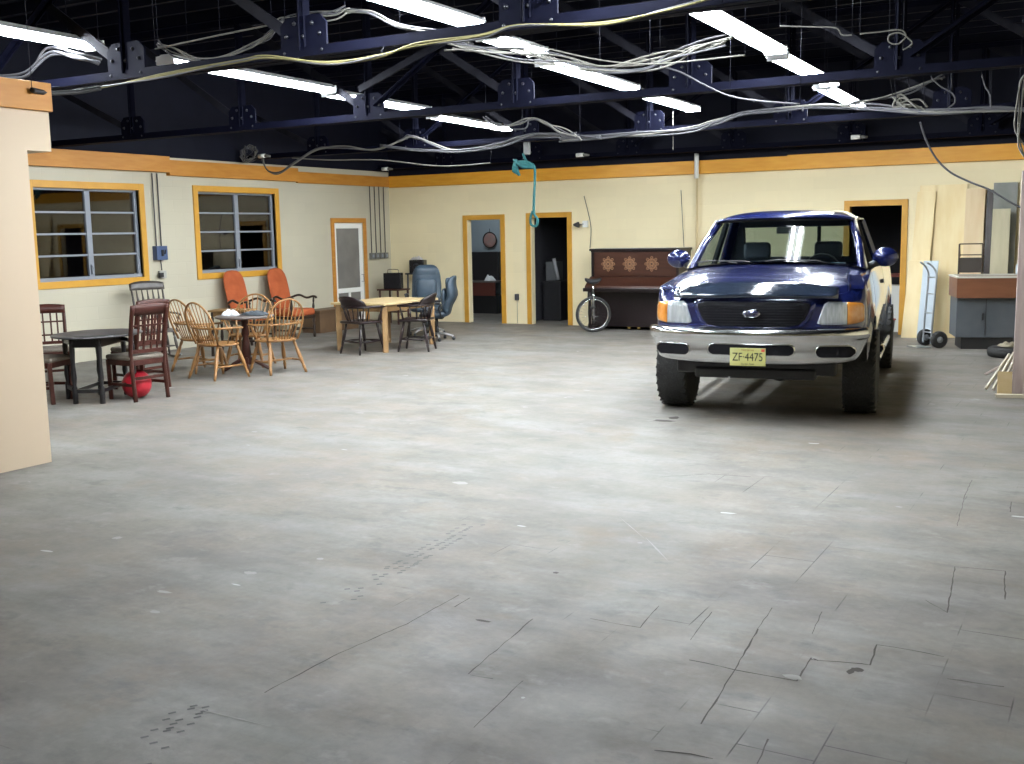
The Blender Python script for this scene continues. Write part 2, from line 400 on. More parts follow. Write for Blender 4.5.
# left door: wood frame, white screen door
o1 = empty('door_1'); struct(o1)
y0, y1, z1 = DL[0], DL[1], DL[3]; w = .09
MB().b2((XL-.1, y0-w, 0), (XL+.025, y0, z1+w)).b2((XL-.1, y1, 0), (XL+.025, y1+w, z1+w)).b2((XL-.1, y0, z1), (XL+.025, y1, z1+w)).build('door_frame', M_orange, o1, bev=.003)
mb = MB(); X0, X1 = XL-.06, XL-.02
mb.b2((X0, y0+.005, .01), (X1, y0+.10, z1-.005)).b2((X0, y1-.10, .01), (X1, y1-.005, z1-.005)).b2((X0, y0+.1, z1-.11), (X1, y1-.1, z1-.005)).b2((X0, y0+.1, .01), (X1, y1-.1, .16)).b2((X0, y0+.1, .66), (X1, y1-.1, .75)).b2((X0, (y0+y1)/2-.03, .16), (X1, (y0+y1)/2+.03, .66))
mb.build('screen_door_leaf', M_white, o1, bev=.003)
MB().b2((XL-.045, y0+.10, .75), (XL-.038, y1-.10, z1-.11)).b2((XL-.045, y0+.10, .16), (XL-.038, (y0+y1)/2-.03, .66)).b2((XL-.045, (y0+y1)/2+.03, .16), (XL-.038, y1-.1, .66)).build('screen', mat('screen_mesh', (.16, .15, .135), .7, noise=(.20, .19, .17), nscale=3), o1)
MB().tube([(XL-.02, y1-.06, 1.0), (XL+.03, y1-.06, 1.0), (XL+.03, y1-.06, .86), (XL-.02, y1-.06, .86)], .009).build('door_handle', M_chrome, o1)

M_pane = glass('window_pane_glass', (.55, .55, .58), .8, .03)
def awning_window(n, W):
    y0, y1, z0, z1 = W; o = empty('window_%d' % n); struct(o); w = .10
    MB().b2((XL-.12, y0-w, z0-w), (XL+.025, y0, z1+w)).b2((XL-.12, y1, z0-w), (XL+.025, y1+w, z1+w)).b2((XL-.12, y0, z1), (XL+.025, y1, z1+w)).b2((XL-.12, y0, z0-w), (XL+.025, y1, z0)).build('window_frame', M_yellow, o, bev=.003)
    ym = (y0+y1)/2 + .02
    mb = MB(); xo, xi = XL-.10, XL-.05
    for a, b in ((y0, y0+.04), (ym-.045, ym+.045), (y1-.05, y1)): mb.b2((xo, a, z0), (xi, b, z1))
    mb.b2((xo, y0, z1-.03), (xi, y1, z1)).b2((xo, y0, z0), (XL-.02, y1, z0+.05))
    mb.build('mullion', M_alu, o, bev=.003)
    h = (z1-z0-.08)/4
    for col, (a, b) in enumerate(((y0+.045, ym-.05), (ym+.05, y1-.055))):
        for r in range(4):
            zb = z0 + .05 + r*h
            ps = MB().b2((XL-.082, a, zb+.012), (XL-.078, b, zb+h-.012)).build('window_pane', M_pane, o)
            if r: MB().b2((XL-.095, a, zb-.014), (XL-.055, b, zb+.014)).build('sash_rail', M_alu, o, bev=.002)
    MB().box((XL-.035, ym-.005, z0+.14), (.03, .03, .12), bev=.004).box((XL-.02, ym-.005, z0+.18), (.02, .012, .09), rx=.5).build('crank_handle', M_alu, o)
    return o
awning_window(1, W1); awning_window(2, W2)
# dim space outside the windows
M_out = mat('dark_outside', (.030, .022, .024), .8, noise=(.045, .032, .032), nscale=1.2)
struct(MB().b2((XL-3.2, 8.6, 0), (XL-3.0, 18.2, 3.4)).build('wall_outside', M_out))
struct(MB().b2((XL-3.0, 8.6, 3.3), (XL-.2, 18.2, 3.4)).build('ceiling_outside', M_out))
struct(MB().b2((XL-3.0, 8.5, 0), (XL-.2, 8.6, 3.4)).b2((XL-3.0, 18.2, 0), (XL-.2, 18.3, 3.4)).build('wall_outside_end', M_out))
# rooms behind the back wall
M_room = mat('blue_grey_room', (.34, .40, .44), .7, noise=(.30, .36, .40), nscale=2)
M_roomd = mat('dark_room', (.05, .05, .06), .8)  # darkness of the unlit rooms is put into this wall colour
struct(MB().b2((XL-.2, 21.2, 0), (-11.2, 21.3, 2.7)).b2((-11.2, 21.2, 0), (-10.35, 21.3, 2.7)).build('wall_room_blue', M_room))
struct(MB().b2((-10.38, YB+.12, 0), (-10.34, 21.2, 2.7)).b2((XL-.2, YB+.12, 0), (XL-.1, 21.2, 2.7)).build('wall_room_divider', M_room))
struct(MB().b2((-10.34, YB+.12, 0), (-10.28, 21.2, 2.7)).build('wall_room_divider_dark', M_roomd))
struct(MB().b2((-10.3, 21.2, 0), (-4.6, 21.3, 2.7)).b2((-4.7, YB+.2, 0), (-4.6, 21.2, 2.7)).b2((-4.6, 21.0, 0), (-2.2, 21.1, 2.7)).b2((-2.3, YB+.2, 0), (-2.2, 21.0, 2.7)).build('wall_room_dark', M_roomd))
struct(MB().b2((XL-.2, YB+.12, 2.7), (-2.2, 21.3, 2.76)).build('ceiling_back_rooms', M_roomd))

# ------------------------------------------------------------------ roof trusses (run left-right)
NODES = {6.5: (-3.52, 1.92), 10.35: (-3.80, 1.97), 14.2: (-3.85, 1.96), 18.05: (-3.9, 1.95)}
TRUSS_L = {6.5: 'nearest dark steel roof truss, crossing the top of the picture past the near wall',
           10.35: 'second dark blue steel truss from the camera, crossing above the pickup truck',
           14.2: 'third dark blue steel truss, its bottom chord wrapped with a grey cable bundle',
           18.05: 'farthest dark blue steel truss, close against the cream back wall'}
BOLT = MB().lathe((0, 0, 0), [(.016, 0), (.016, .006), (.010, .016), (0, .018)], 8, 'Y').build('bolt', mat('bolt_steel', (.012, .013, .018), .4, .2)); BOLT_USED = []
def truss(Y):
    n0, dx = NODES[Y]; H = 3.1; HT = 4.48
    o = empty('roof_truss', (n0, Y, H), 0, TRUSS_L[Y], 'roof truss', 'steel roof trusses')
    o.location = (0, Y, H)
    x0 = XL-.05; x1 = XR + .05
    # pair of angle irons with a slot between
    for nm, z, s in (('bottom_chord', 0, 1), ('top_chord', HT-H, -1)):
        mb = MB(); xa = XL-.05 if nm == 'top_chord' and Y != 6.5 else x0
        for sy in (-1, 1):
            mb.b2((xa, sy*.012, z), (x1, sy*.02, z+s*.085)); mb.b2((xa, sy*.02, z), (x1, sy*.085, z+s*.010))
        mb.build(nm, M_steel, o)
    k = -7; xs = []
    while True:
        x = n0 + k*dx*-1
        k += 1
        if XL+.2 < x < XR-.2: xs.append(x)
        if k > 12: break
    xs = sorted(xs)
    for i, x in enumerate(xs):
        # gusset plate with bolts
        g = MB().prism([(x-.22, .0), (x+.22, .0), (x+.22, .25), (x+.16, .31), (x-.16, .31), (x-.22, .25)], -.010, .010, 'XZ')
        gp = g.build('gusset_plate', M_steel, o)
        for bx, bz in ((-.18, .05), (.18, .05), (-.16, .17), (.16, .17), (0, .16), (-.08, .26), (.09, .25)):
            b_ = BOLT.copy() if BOLT_USED else BOLT
            if BOLT_USED: SC.collection.objects.link(b_)
            BOLT_USED.append(1); b_.parent = gp; b_.location = (x+bx, -.010, bz)
        MB().bar((x-.03, 0, .06), (x-.03, 0, HT-H-.04), .05, .008).bar((x-.03, -.02, .06), (x-.03, -.02, HT-H-.04), .008, .05).bar((x+.03, 0, .06), (x+.03, 0, HT-H-.04), .05, .008).build('post', M_steel, o)
        zt = HT-H-.06
        xl = x - dx
        if xl > XL-.6:
            a, b = Vector((x-.10, 0, .16)), Vector((max(xl, XL+.05)+.05, 0, zt if xl > XL else zt*.6))
            MB().bar(a, b, .012, .085).bar(a+Vector((0, .04, 0)), b+Vector((0, .04, 0)), .07, .010).build('diagonal', mat('grey_steel', (.014, .0145, .021), .7, 0, spec=.12, noise=(.007, .007, .012), nscale=6), o)
        if i % 3 == (1 if Y in (6.5, 14.2) else 2) and x+dx < XR:
            a, b = Vector((x+.10, 0, .16)), Vector((x+dx-.05, 0, zt))
            MB().bar(a, b, .012, .075).bar(a+Vector((0, -.04, 0)), b+Vector((0, -.04, 0)), .06, .010).build('diagonal', M_steel, o)
    return o
for Y in NODES: truss(Y)
# longitudinal sway brace, a light angle iron between trusses (crossing above the hall)
def at(px, py, Y=None, Z=None):
    w = _d + RR*((px-512)/F) + UU*((382-py)/F)
    t = Y/w.y if Y is not None else (Z-CH)/w.z
    return Vector((0, 0, CH)) + w*t
tag(MB().bar((-7.8, 10.25, 3.45), (-6.1, 10.25, 4.05), .012, .075).bar((-7.8, 10.28, 3.43), (-6.1, 10.28, 4.03), .06, .01).build('brace', mat('grey_steel', (0, 0, 0))), 'pale steel brace slanting up to the right on the second truss', 'brace')

# ------------------------------------------------------------------ fluorescent fixtures
M_fix = mat('fixture_white', (.75, .76, .78), .4)
def make_light(L):
    o = empty('fluorescent_light'); tag(o, 'x', 'ceiling light')
    MB().prism([(-.125, .07), (-.055, .115), (.055, .115), (.125, .07), (.13, .06), (.055, .10), (-.055, .10), (-.13, .06)], -L/2, L/2, 'XZ').build('reflector', M_fix, o)
    for s in (-1, 1):
        MB().tube([(s*.06, -L/2+.03, .045), (s*.06, L/2-.03, .045)], .021, 10).build('tube', M_tube, o)
    for e in (-1, 1): MB().b2((-.11, e*L/2-.012, .02), (.11, e*L/2+.012, .10)).build('end_cap', M_fix, o)
    for e in (-1, 1): MB().tube([(0, e*L*.38, .115), (0, e*L*.38, ZT-3.45-.14)], .003, 5).build('hanger', M_navy, o)
    return o
LP = {}
def light(x, ya, yb, label, drift=0.0, z=3.43):
    L = round(yb-ya, 2); key = round(L*5)/5
    if key not in LP: LP[key] = make_light(key); o = LP[key]
    else: o = copy_tree(LP[key])
    o.location = (x, (ya+yb)/2, z); o.rotation_euler = (0, 0, drift)
    o['label'] = label; o['group'] = 'fluorescent lights hung under the roof'
C_ = 'row above the pickup'
light(-2.88, 5.50, 7.92, 'twin tube light just cut by the top edge, first in the row above the pickup')
light(-3.03, 8.25, 10.75, 'largest and brightest twin tube light, in the row above the pickup', .02)
light(-3.16, 11.05, 13.5, 'twin tube light right behind the largest one, above the pickup', .02)
light(-3.38, 13.75, 16.2, 'farthest light of the right hand row, hanging before the back wall', .03)
light(-4.77, 5.45, 7.85, 'twin tube light at top centre, nearest of the middle row', .0)
light(-4.98, 8.4, 9.4, 'short twin tube light second in the middle row', .03)
light(-5.27, 10.0, 12.4, 'third light of the middle row, hanging past the second truss', .03)
light(-5.45, 12.65, 15.05, 'farthest light of the middle row, near the tall white pipe', .03)
light(-8.03, 4.35, 6.82, 'light at the far left edge, nearest of the left row', .04)
light(-8.22, 7.72, 10.25, 'long light of the left row hung between the first and second truss', .04)
light(-8.52, 10.55, 12.75, 'light of the left row seen broken behind the second truss', .04)
light(-8.95, 13.5, 15.8, 'farthest light of the left row, over the office chairs side', .04)
# dim lamp that lights the blue room through the second door
o = empty('ceiling_lamp', (-12.2, 20.0, 2.55), 0, 'small round ceiling lamp in the blue room behind the back wall', 'lamp')
MB().lathe((0, 0, 0), [(.14, .15), (.14, .12), (.11, .12), (.11, .15)], 20).build('lamp_base', M_fix, o)
MB().lathe((0, 0, .02), [(.0, .0), (.07, .02), (.11, .06), (.115, .10)], 20).build('lamp_globe', emit('lamp_globe', (.85, .93, 1), 45), o)

# ------------------------------------------------------------------ pickup truck
# local frame: x to the viewer's right, y towards the tail, z up; origin on the floor under the grille
M_paint = mat('blue_car_paint', (.006, .011, .072), .24, .25, coat=1)
M_shield = mat('smoked_plastic', (.012, .018, .03), .12, 0, coat=1)
M_auto = glass('car_glass', (.62, .70, .70), .9, .03)
M_lens = mat('headlight_lens', (.34, .37, .39), .12, .25, coat=1, noise=(.48, .51, .53), nscale=9, stretch=(6, 1, 1))
M_amber = mat('amber_lens', (.50, .17, .015), .2, 0, coat=1, noise=(.58, .25, .05), nscale=14)
M_inner = mat('cab_interior', (.06, .07, .09), .8)
truck = empty('pickup_truck', (-2.865, 9.42, .045), math.radians(8.0), 'dark blue pickup truck with chrome bumper parked facing the viewer', 'pickup truck')
# plan outline of the body, right half: (x, y, distance along it)
def plan():
    P = [(0, .0)]
    for i in range(1, 13): x = .70*i/12; P.append((x, .10*(x/.70)**2.4))
    for i in range(1, 11):
        a = PI/2*i/10; P.append((.70+.265*math.sin(a)**.95, .10+.34*(1-math.cos(a))**.9))
    y = .44
    while y < 5.40: y += .04; P.append((.965 + .012*math.sin(min(1, (y-.44)/.6)*PI/2), y))
    P.append((.96, 5.47)); P.append((.90, 5.52)); return P
PL = plan(); CUM = [0]
for a, b in zip(PL, PL[1:]): CUM.append(CUM[-1] + math.hypot(b[0]-a[0], b[1]-a[1]))
def on_plan(s):
    s = max(0, min(CUM[-1]-1e-6, s))
    for i in range(len(CUM)-1):
        if CUM[i+1] >= s:
            t = (s-CUM[i])/(CUM[i+1]-CUM[i]); a, b = PL[i], PL[i+1]
            return a[0]+(b[0]-a[0])*t, a[1]+(b[1]-a[1])*t, (b[1]-a[1], -(b[0]-a[0]))
WY, RW, RA = .98, .40, .49       # front axle, tyre radius, arch radius
WY2 = 4.50
def ztop(x, y):
    if y < .10: return 1.115 + .2*y
    if y < 1.45: return 1.135 + .165*((y-.10)/1.35)**.8
    return 1.30 if y < 3.35 else 1.335
def zbot(y):
    z = .52 if y > .45 else .70
    for w in (WY, WY2):
        if abs(y-w) < RA: z = max(z, .37 + math.sqrt(RA**2-(y-w)**2)*1.05)
    return z
def lean(z, y):
    """how far the side moves inwards with height"""
    t = max(0, (z-.93)/.38); u = max(0, (.88-z)/.4)
    k = min(1, max(0, (y-.1)/.4))
    return (.055*t**1.6 + .03*u**1.3)*(.55+.45*k)
def body_pt(s, z, side=1, off=0):
    x, y, n = on_plan(s); l = math.hypot(*n); nx, ny = n[0]/l, n[1]/l
    d = off - lean(z, y); flare = 0
    for w in (WY, WY2):
        r = math.hypot(y-w, z-.37)
        if r < RA+.14 and x > .9: flare = .028*(1-max(0, (r-RA))/.14)
    if y < .3: d -= .05*max(0, (z-1.02)/.1)**2
    return Vector((side*(x+nx*(d+flare)), y+ny*d, z))
for nm, s0, s1 in (('front_fender', 0, None), ('cab_side', None, None), ('cargo_bed', None, None)): pass
def body_strip(name, ya, yb, side, m=M_paint, parent=truck):
    ss = [CUM[i] for i in range(len(PL)) if ya <= PL[i][1] <= yb]
    mb = MB(); cols = []
    for s in ss:
        x, y, _ = on_plan(s); a, b = zbot(y), ztop(x, y)
        if y < .44: a = .80
        cols.append([mb.V(body_pt(s, a+(b-a)*k/11, side)) for k in range(12)])
    for A, B in zip(cols, cols[1:]):
        for k in range(11): mb.Fc([A[k], B[k], B[k+1], A[k+1]], True)
    return mb.build(name, m, parent)
for side in (-1, 1):
    body_strip('front_fender', 0, 1.48, side)
    body_strip('cab_side', 1.48, 3.42, side)
    body_strip('cargo_bed', 3.44, 6, side)
# top of the nose: one crowned skin, split into hood and fender tops
S_SIDE = next(CUM[i] for i in range(len(PL)) if PL[i][1] >= .44)
def nose_pt(u, v, off=0):
    a = abs(u); sd = 1 if u >= 0 else -1
    s0 = a*S_SIDE if a < 1 else S_SIDE
    x0, y0, _ = on_plan(s0); p = body_pt(s0, ztop(x0, y0), sd)
    y = p.y + (1.44-p.y)*v; xe = sd*a*.915
    x = p.x + (xe-p.x)*min(1, v*1.0)
    if a > .999: x = sd*(.965 - lean(ztop(1, y), y)*1.0 + .006)
    zt_ = ztop(x, max(y, .02)) if v > 0 else p.z
    g = .30 + .70*min(1, v*2.2)**.6
    z = zt_ + .088*(1-a**3.2)*g*(0 if v == 0 else 1) + .008*math.exp(-((a-.80)/.12)**2)*g*(0 if v == 0 else 1)
    return Vector((x, y, z + off*(1 if v > 0 else 0)))
mb = MB(); mb.grid(lambda u, v: nose_pt((u*2-1)*.775, v, .003), 33, 30); mb.build('hood', M_paint, truck)
for side in (-1, 1):
    mb = MB(); mb.grid(lambda u, v: nose_pt(side*(.785+.215*u), v), 12, 30); mb.build('fender_top', M_paint, truck)
# smoked deflector along the hood's front edge
def shield(u, v):
    x = (u*2-1)*.73; y = -.045 + .10*abs(x/.70)**2.4 + v*.13
    return Vector((x, y, 1.118 + .085*v**.6 + .05*(1-abs(u*2-1)**3)*v - .012*abs(u*2-1)))
mb = MB(); mb.grid(shield, 30, 7); mb.build('hood_deflector', M_shield, truck, solid=.006)
# front fascia patches that follow the body surface
def patch(name, outline, m, side, off, parent=truck, thick=.012, front=False):
    """outline in (s, z); drawn proud of the body by off"""
    mb = MB(); n = len(outline)
    cs = sum(p[0] for p in outline)/n; cz = sum(p[1] for p in outline)/n
    rings = []
    for k, o_ in ((1, off-thick), (1, off), (.93, off+.004), (.6, off+.006), (.25, off+.006)):
        rings.append([mb.V(spt(cs+(s-cs)*k, cz+(z-cz)*k, side, o_)) for s, z in outline])
    for A, B in zip(rings, rings[1:]):
        for i in range(n): mb.Fc([A[i], A[(i+1) % n], B[(i+1) % n], B[i]], True)
    mb.Fc(rings[-1]); return mb.build(name, m, parent)
def spt(s, z, side, off):
    if s < 0: p = body_pt(-s, z, -side, off); return p
    return body_pt(s, z, side, off)
def rrect(x0, x1, z0, z1, r, n=5, r2=None):
    out = []
    for cx, cz, a0 in ((x1-r, z1-r, 0), (x0+r, z1-r, PI/2), (x0+r, z0+r, PI), (x1-r, z0+r, 1.5*PI)):
        for i in range(n+1): a = a0+PI/2*i/n; out.append((cx+r*math.cos(a), cz+r*math.sin(a)))
    return out
def dense(o, k=4):
    out = []
    for a, b in zip(o, o[1:]+o[:1]):
        m_ = max(1, int(math.hypot(b[0]-a[0], b[1]-a[1])/.03))
        for j in range(m_): out.append((a[0]+(b[0]-a[0])*j/m_, a[1]+(b[1]-a[1])*j/m_))
    return out
# grille: blue surround ring, black mesh insert, blue oval badge with lettering
gr_out = [(-.50, 1.055), (-.44, 1.075), (.44, 1.075), (.50, 1.055), (.50, 1.02), (.455, .92), (.40, .865), (.30, .85), (-.30, .85), (-.40, .865), (-.455, .92), (-.50, 1.02)]
big = [(x*1.09, .965+(z-.965)*1.18) for x, z in gr_out]
patch('grille_surround', dense(big), M_paint, 1, .012)
M_mesh = mat('grille_mesh', (.004, .004, .006), .6, 0, spec=.15)
gr = patch('grille', dense(gr_out), M_mesh, 1, .018)
mb = MB()
for k in range(9):
    z = .872+.024*k; hw = .38 if k < 2 else .44
    mb.tube([body_pt(abs(x), z, 1 if x >= 0 else -1, .024) for x in [hw*(j/10) for j in range(-10, 11)]], .003, 5)
mb.build('grille_bars', M_mesh, gr)
bd = MB().lathe((0, -.045, .972), [(.0, .035), (.075, .030), (.083, .02), (.083, .0)], 28, 'Y')
for v in bd.bm.verts: v.co.z = .972 + (v.co.z-.972)*.44; v.co.x *= .98; v.co.y += .0
badge = bd.build('oval_badge', M_chrome, truck)
bi = MB().lathe((0, -.047, .972), [(.0, .036), (.066, .034), (.070, .028)], 28, 'Y')
for v in bi.bm.verts: v.co.z = .972 + (v.co.z-.972)*.40
bi.build('badge_face', M_paint, badge)
text_mesh('badge_lettering', 'Ford', .062, M_chrome, badge, (0, -.085, .972), shear=.35, ext=.001)
# headlights and corner lamps
for side in (-1, 1):
    cu_ = (0.96 if side > 0 else .96)
    hl = [(.56, .885), (.60, .87), (.82, .87), (.82, 1.07), (.66, 1.075), (.62, 1.05)]
    al = [(.825, .87), (1.00, .885), (1.03, .90), (1.035, 1.03), (1.01, 1.055), (.825, 1.07)]
    h_ = patch('headlight', dense(hl), M_lens, side, .008)
    patch('corner_lamp', dense(al), M_amber, side, .008)
# blue apron between the grille and the bumper comes with the fender strips; dark valance below
MB().b2((-.72, .16, .40), (.72, .30, .70)).b2((-.55, .14, .36), (.55, .24, .46)).build('lower_valance', M_dark, truck, bev=.02)
# bumper: chrome C-section swept along the nose
def bump(u, v):
    s = (u*2-1); S = abs(s)*1.02; x, y, n = on_plan(S); l = math.hypot(*n)
    prof = [(-.02, .835), (.055, .838), (.085, .820), (.092, .775), (.072, .745), (.062, .70), (.060, .585), (.045, .535), (-.01, .515)]
    t = v*(len(prof)-1); i = min(int(t), len(prof)-2); f = t-i
    d = prof[i][0]+(prof[i+1][0]-prof[i][0])*f; z = prof[i][1]+(prof[i+1][1]-prof[i][1])*f
    d = d*(1-.35*(abs(s))**6) + .015
    if z < .74: z += .04*abs(s)**4; d -= .10*abs(s)**8*(.74-z)/.2
    return Vector(((1 if s >= 0 else -1)*(x+n[0]/l*d), y+n[1]/l*d-.02, z))
mb = MB(); mb.grid(bump, 61, 17); bumper = mb.build('front_bumper', M_chrome, truck, solid=.006)
def slot(x0, x1, z0, z1, name='bumper_slot', mm=M_mesh, pr=.0):
    o_ = rrect(x0, x1, z0, z1, min(.055, (z1-z0)/2-.002)); o_ = dense(o_); mb = MB(); n = len(o_)
    def P(x, z, e):
        S = abs(x); xx, y, nn = on_plan(S); l = math.hypot(*nn)
        return Vector(((1 if x >= 0 else -1)*(xx+nn[0]/l*(.075+e)), y+nn[1]/l*(.075+e)-.02, z))
    cx = (x0+x1)/2; cz = (z0+z1)/2
    A = [mb.V(P(x, z, -.03)) for x, z in o_]; B = [mb.V(P(x, z, .014+pr)) for x, z in o_]
    Cc = [mb.V(P(cx+(x-cx)*.965, cz+(z-cz)*.90, .014+pr)) for x, z in o_]
    for R0, R1 in ((A, B), (B, Cc)):
        for i in range(n): mb.Fc([R0[i], R0[(i+1) % n], R1[(i+1) % n], R1[i]], True)
    lip = mb.build(name+'_lip', M_chrome, bumper)
    mb = MB(); R_ = [[mb.V(P(cx+(x-cx)*.965*k, cz+(z-cz)*.90*k, .008+pr)) for x, z in o_] for k in (1, .7, .35)]
    for R0, R1 in zip(R_, R_[1:]):
        for i in range(n): mb.Fc([R0[i], R0[(i+1) % n], R1[(i+1) % n], R1[i]], True)
    mb.Fc(R_[-1]); return mb.build(name, mm, bumper)
slot(-.38, .38, .600, .705); slot(-.86, -.54, .585, .695); slot(.54, .86, .585, .695)  # shade of the openings is put into dark panels inside chrome lips
# number plate
pl = MB().box((0.0, -.118, .635), (.315, .008, .16), bev=.002).build('license_plate', mat('plate_yellow', (.50, .48, .12), .45, noise=(.54, .54, .26), nscale=3), truck)
pl.location = (-.02, .01, -.045)
M_ink = mat('plate_ink', (.02, .02, .02), .5)
text_mesh('plate_number', 'ZF·4475', .104, M_ink, pl, (0, -.1235, .632), ext=.001, sx=.78)
text_mesh('plate_state', 'New Jersey', .024, mat('plate_red_ink', (.25, .10, .03), .5), pl, (0, -.1235, .698), ext=.0006)
text_mesh('plate_motto', 'Garden State', .022, M_ink, pl, (0, -.1235, .572), ext=.0006)
MB().box((.135, -.123, .695), (.03, .002, .025)).build('plate_sticker', mat('sticker_red', (.55, .08, .05), .5), pl)
# underbody, wheel wells, axle
MB().b2((-.60, .35, .42), (.60, 5.4, .60)).b2((-.70, 1.6, .50), (.70, 3.9, .62)).b2((-.05, 1.0, .28), (.05, 4.4, .36)).build('chassis', M_dark, truck)
MB().b2((-.88, .30, .62), (-.62, 1.5, 1.08)).b2((.62, .30, .62), (.88, 1.5, 1.08)).b2((-.62, .3, .6), (.62, .36, .85)).build('wheel_well', M_dark, truck)
MB().tube([(-.66, WY, .36), (.66, WY, .36)], .05, 10).ball((.12, WY, .36), .13, n=14).tube([(-.66, WY2, .38), (.66, WY2, .38)], .05, 10).ball((0, WY2, .38), .15, n=14).build('axle', M_dark, truck)
M_rim = mat('alloy_rim', (.45, .46, .48), .3, .9)
for i, (sx, wy) in enumerate(((-1, WY), (1, WY), (-1, WY2), (1, WY2))):
    wt = empty('wheel', (sx*.885, wy, RW-.045)); wt.parent = truck
    mb = MB().lathe((0, 0, 0), [(.215, -.13), (.30, -.15), (.365, -.147), (.390, -.128), (.396, -.10), (.396, .10), (.390, .128), (.365, .147), (.30, .15), (.215, .13)], 48, 'X')
    for k in range(30):   # tread blocks
        for j, x in enumerate((-.105, -.052, 0, .052, .105)):
            a = 2*PI*(k+(j % 2)*.5)/30
            mb.T = Matrix.Rotation(a, 4, 'X') @ Matrix.Translation((x*1.12, 0, .392)) @ Matrix.Rotation(.5 if j % 2 else -.4, 4, 'Z')
            mb.box((0, 0, 0), (.044, .052, .014))
    mb.T = Matrix.Identity(4); mb.build('tyre', M_rubber, wt)
    mb = MB().lathe((0, 0, 0), [(.22, sx*.125), (.205, sx*.12), (.19, sx*.05), (.06, sx*.09), (.05, sx*.125), (0, sx*.13)], 30, 'X')
    for k in range(5):
        a = 2*PI*k/5; mb.bar((sx*.085, .05*math.cos(a), .05*math.sin(a)), (sx*.10, .2*math.cos(a), .2*math.sin(a)), .05, .05)
    mb.build('rim', M_rim, wt)
# greenhouse
BX, RX = .80, .665
A0 = [Vector((s*.845, 1.38, 1.325)) for s in (-1, 1)]; A1 = [Vector((s*.69, 2.04, 1.80)) for s in (-1, 1)]
C0 = [Vector((s*.86, 3.34, 1.325)) for s in (-1, 1)]; C1 = [Vector((s*.70, 3.14, 1.81)) for s in (-1, 1)]
def roof(u, v):
    x = (u*2-1); e = 1-abs(x)**3.0; w = min(1, v*5, (1-v)*5)
    y = 1.98 + v*1.22 - .10*(1-x*x)*(1-v)
    return Vector((x*(.715+.01*math.sin(v*PI)), y, 1.795 + .095*e**.8*(.30+.70*math.sin(w*PI/2)) + .01))
mb = MB(); mb.grid(roof, 25, 16); mb.build('roof', M_paint, truck, solid=.02)
for i, s in enumerate((-1, 1)):
    MB().tube([A0[i]+Vector((s*.0, -.04, -.03)), A0[i].lerp(A1[i], .5)+Vector((s*.018, -.012, 0)), A1[i]+Vector((0, .03, -.012))], .036, 10, sx=1.1).build('windscreen_pillar', M_paint, truck)
    MB().bar(C0[i]+Vector((0, -.04, 0)), C1[i]+Vector((0, -.04, -.02)),   .10, .05).build('rear_pillar', M_paint, truck)
    b0 = Vector((s*.855, 2.62, 1.32)); b1 = Vector((s*.70, 2.58, 1.79))
    MB().bar(b0, b1, .07, .04).build('door_pillar', M_dark, truck)
    MB().tube([A0[i]+Vector((s*.045, 0, 0)), A1[i]+Vector((s*.035, .02, .01)), C1[i]+Vector((s*.03, 0, .0)), C0[i]+Vector((s*.045, 0, 0))], .011, 6).build('window_trim', mat('tan_trim', (.45, .40, .28), .4), truck)
    mb = MB(); mb.Fc([mb.V(p) for p in (A0[i]+Vector((0, .06, -.02)), A1[i]+Vector((0, .04, 0)), C1[i]+Vector((0, -.04, 0)), C0[i]+Vector((0, -.06, -.02)))]); mb.build('side_window', M_auto, truck)
def ws(u, v):
    x = u*2-1; p = A0[0].lerp(A1[0], v); q = A0[1].lerp(A1[1], v); r = p.lerp(q, u); r.y -= .10*(1-x*x); r.z += .012*(1-x*x); return r
mb = MB(); mb.grid(ws, 17, 9); mb.build('windscreen', M_auto, truck)
mb = MB()
def wsr(v0, v1):
    return [ws(k/16, v0) + Vector((0, -.008, .004)) for k in range(17)]
mb.tube(wsr(0.0, 0), .016, 6).tube([ws(k/16, 1)+Vector((0, -.006, .0)) for k in range(17)], .016, 6).build('windscreen_seal', M_dark, truck)
mb = MB(); mb.grid(lambda u, v: Vector(((u*2-1)*.62, 3.345-.19*(.08+.8*v), 1.38+.36*v)), 2, 2); mb.build('rear_window', glass('tinted_glass', (.42, .47, .45), .9, .03), truck)
mb = MB()
for x0_, x1_, z0_, z1_ in ((-.86, -.60, 1.3, 1.80), (.60, .86, 1.3, 1.80), (-.6, .6, 1.3, 1.39), (-.6, .6, 1.735, 1.83)):
    y_ = lambda z: 3.35-.19*((z-1.325)/.47)
    kx = lambda x, z: x*(1-.17*((z-1.325)/.47)) if abs(x) > .7 else x
    vs = [mb.V((kx(x, z), y_(z)+d, z)) for d in (0, .03) for x, z in ((x0_, z0_), (x1_, z0_), (x1_, z1_), (x0_, z1_))]
    for f in ((0, 1, 2, 3), (7, 6, 5, 4), (0, 4, 5, 1), (1, 5, 6, 2), (2, 6, 7, 3), (3, 7, 4, 0)): mb.Fc([vs[q] for q in f])
mb.build('cab_back_frame', M_inner, truck)
MB().b2((-.10, 3.27, 1.33), (-.06, 3.31, 1.75)).b2((.22, 3.27, 1.33), (.26, 3.31, 1.75)).build('rear_slider', M_dark, truck)
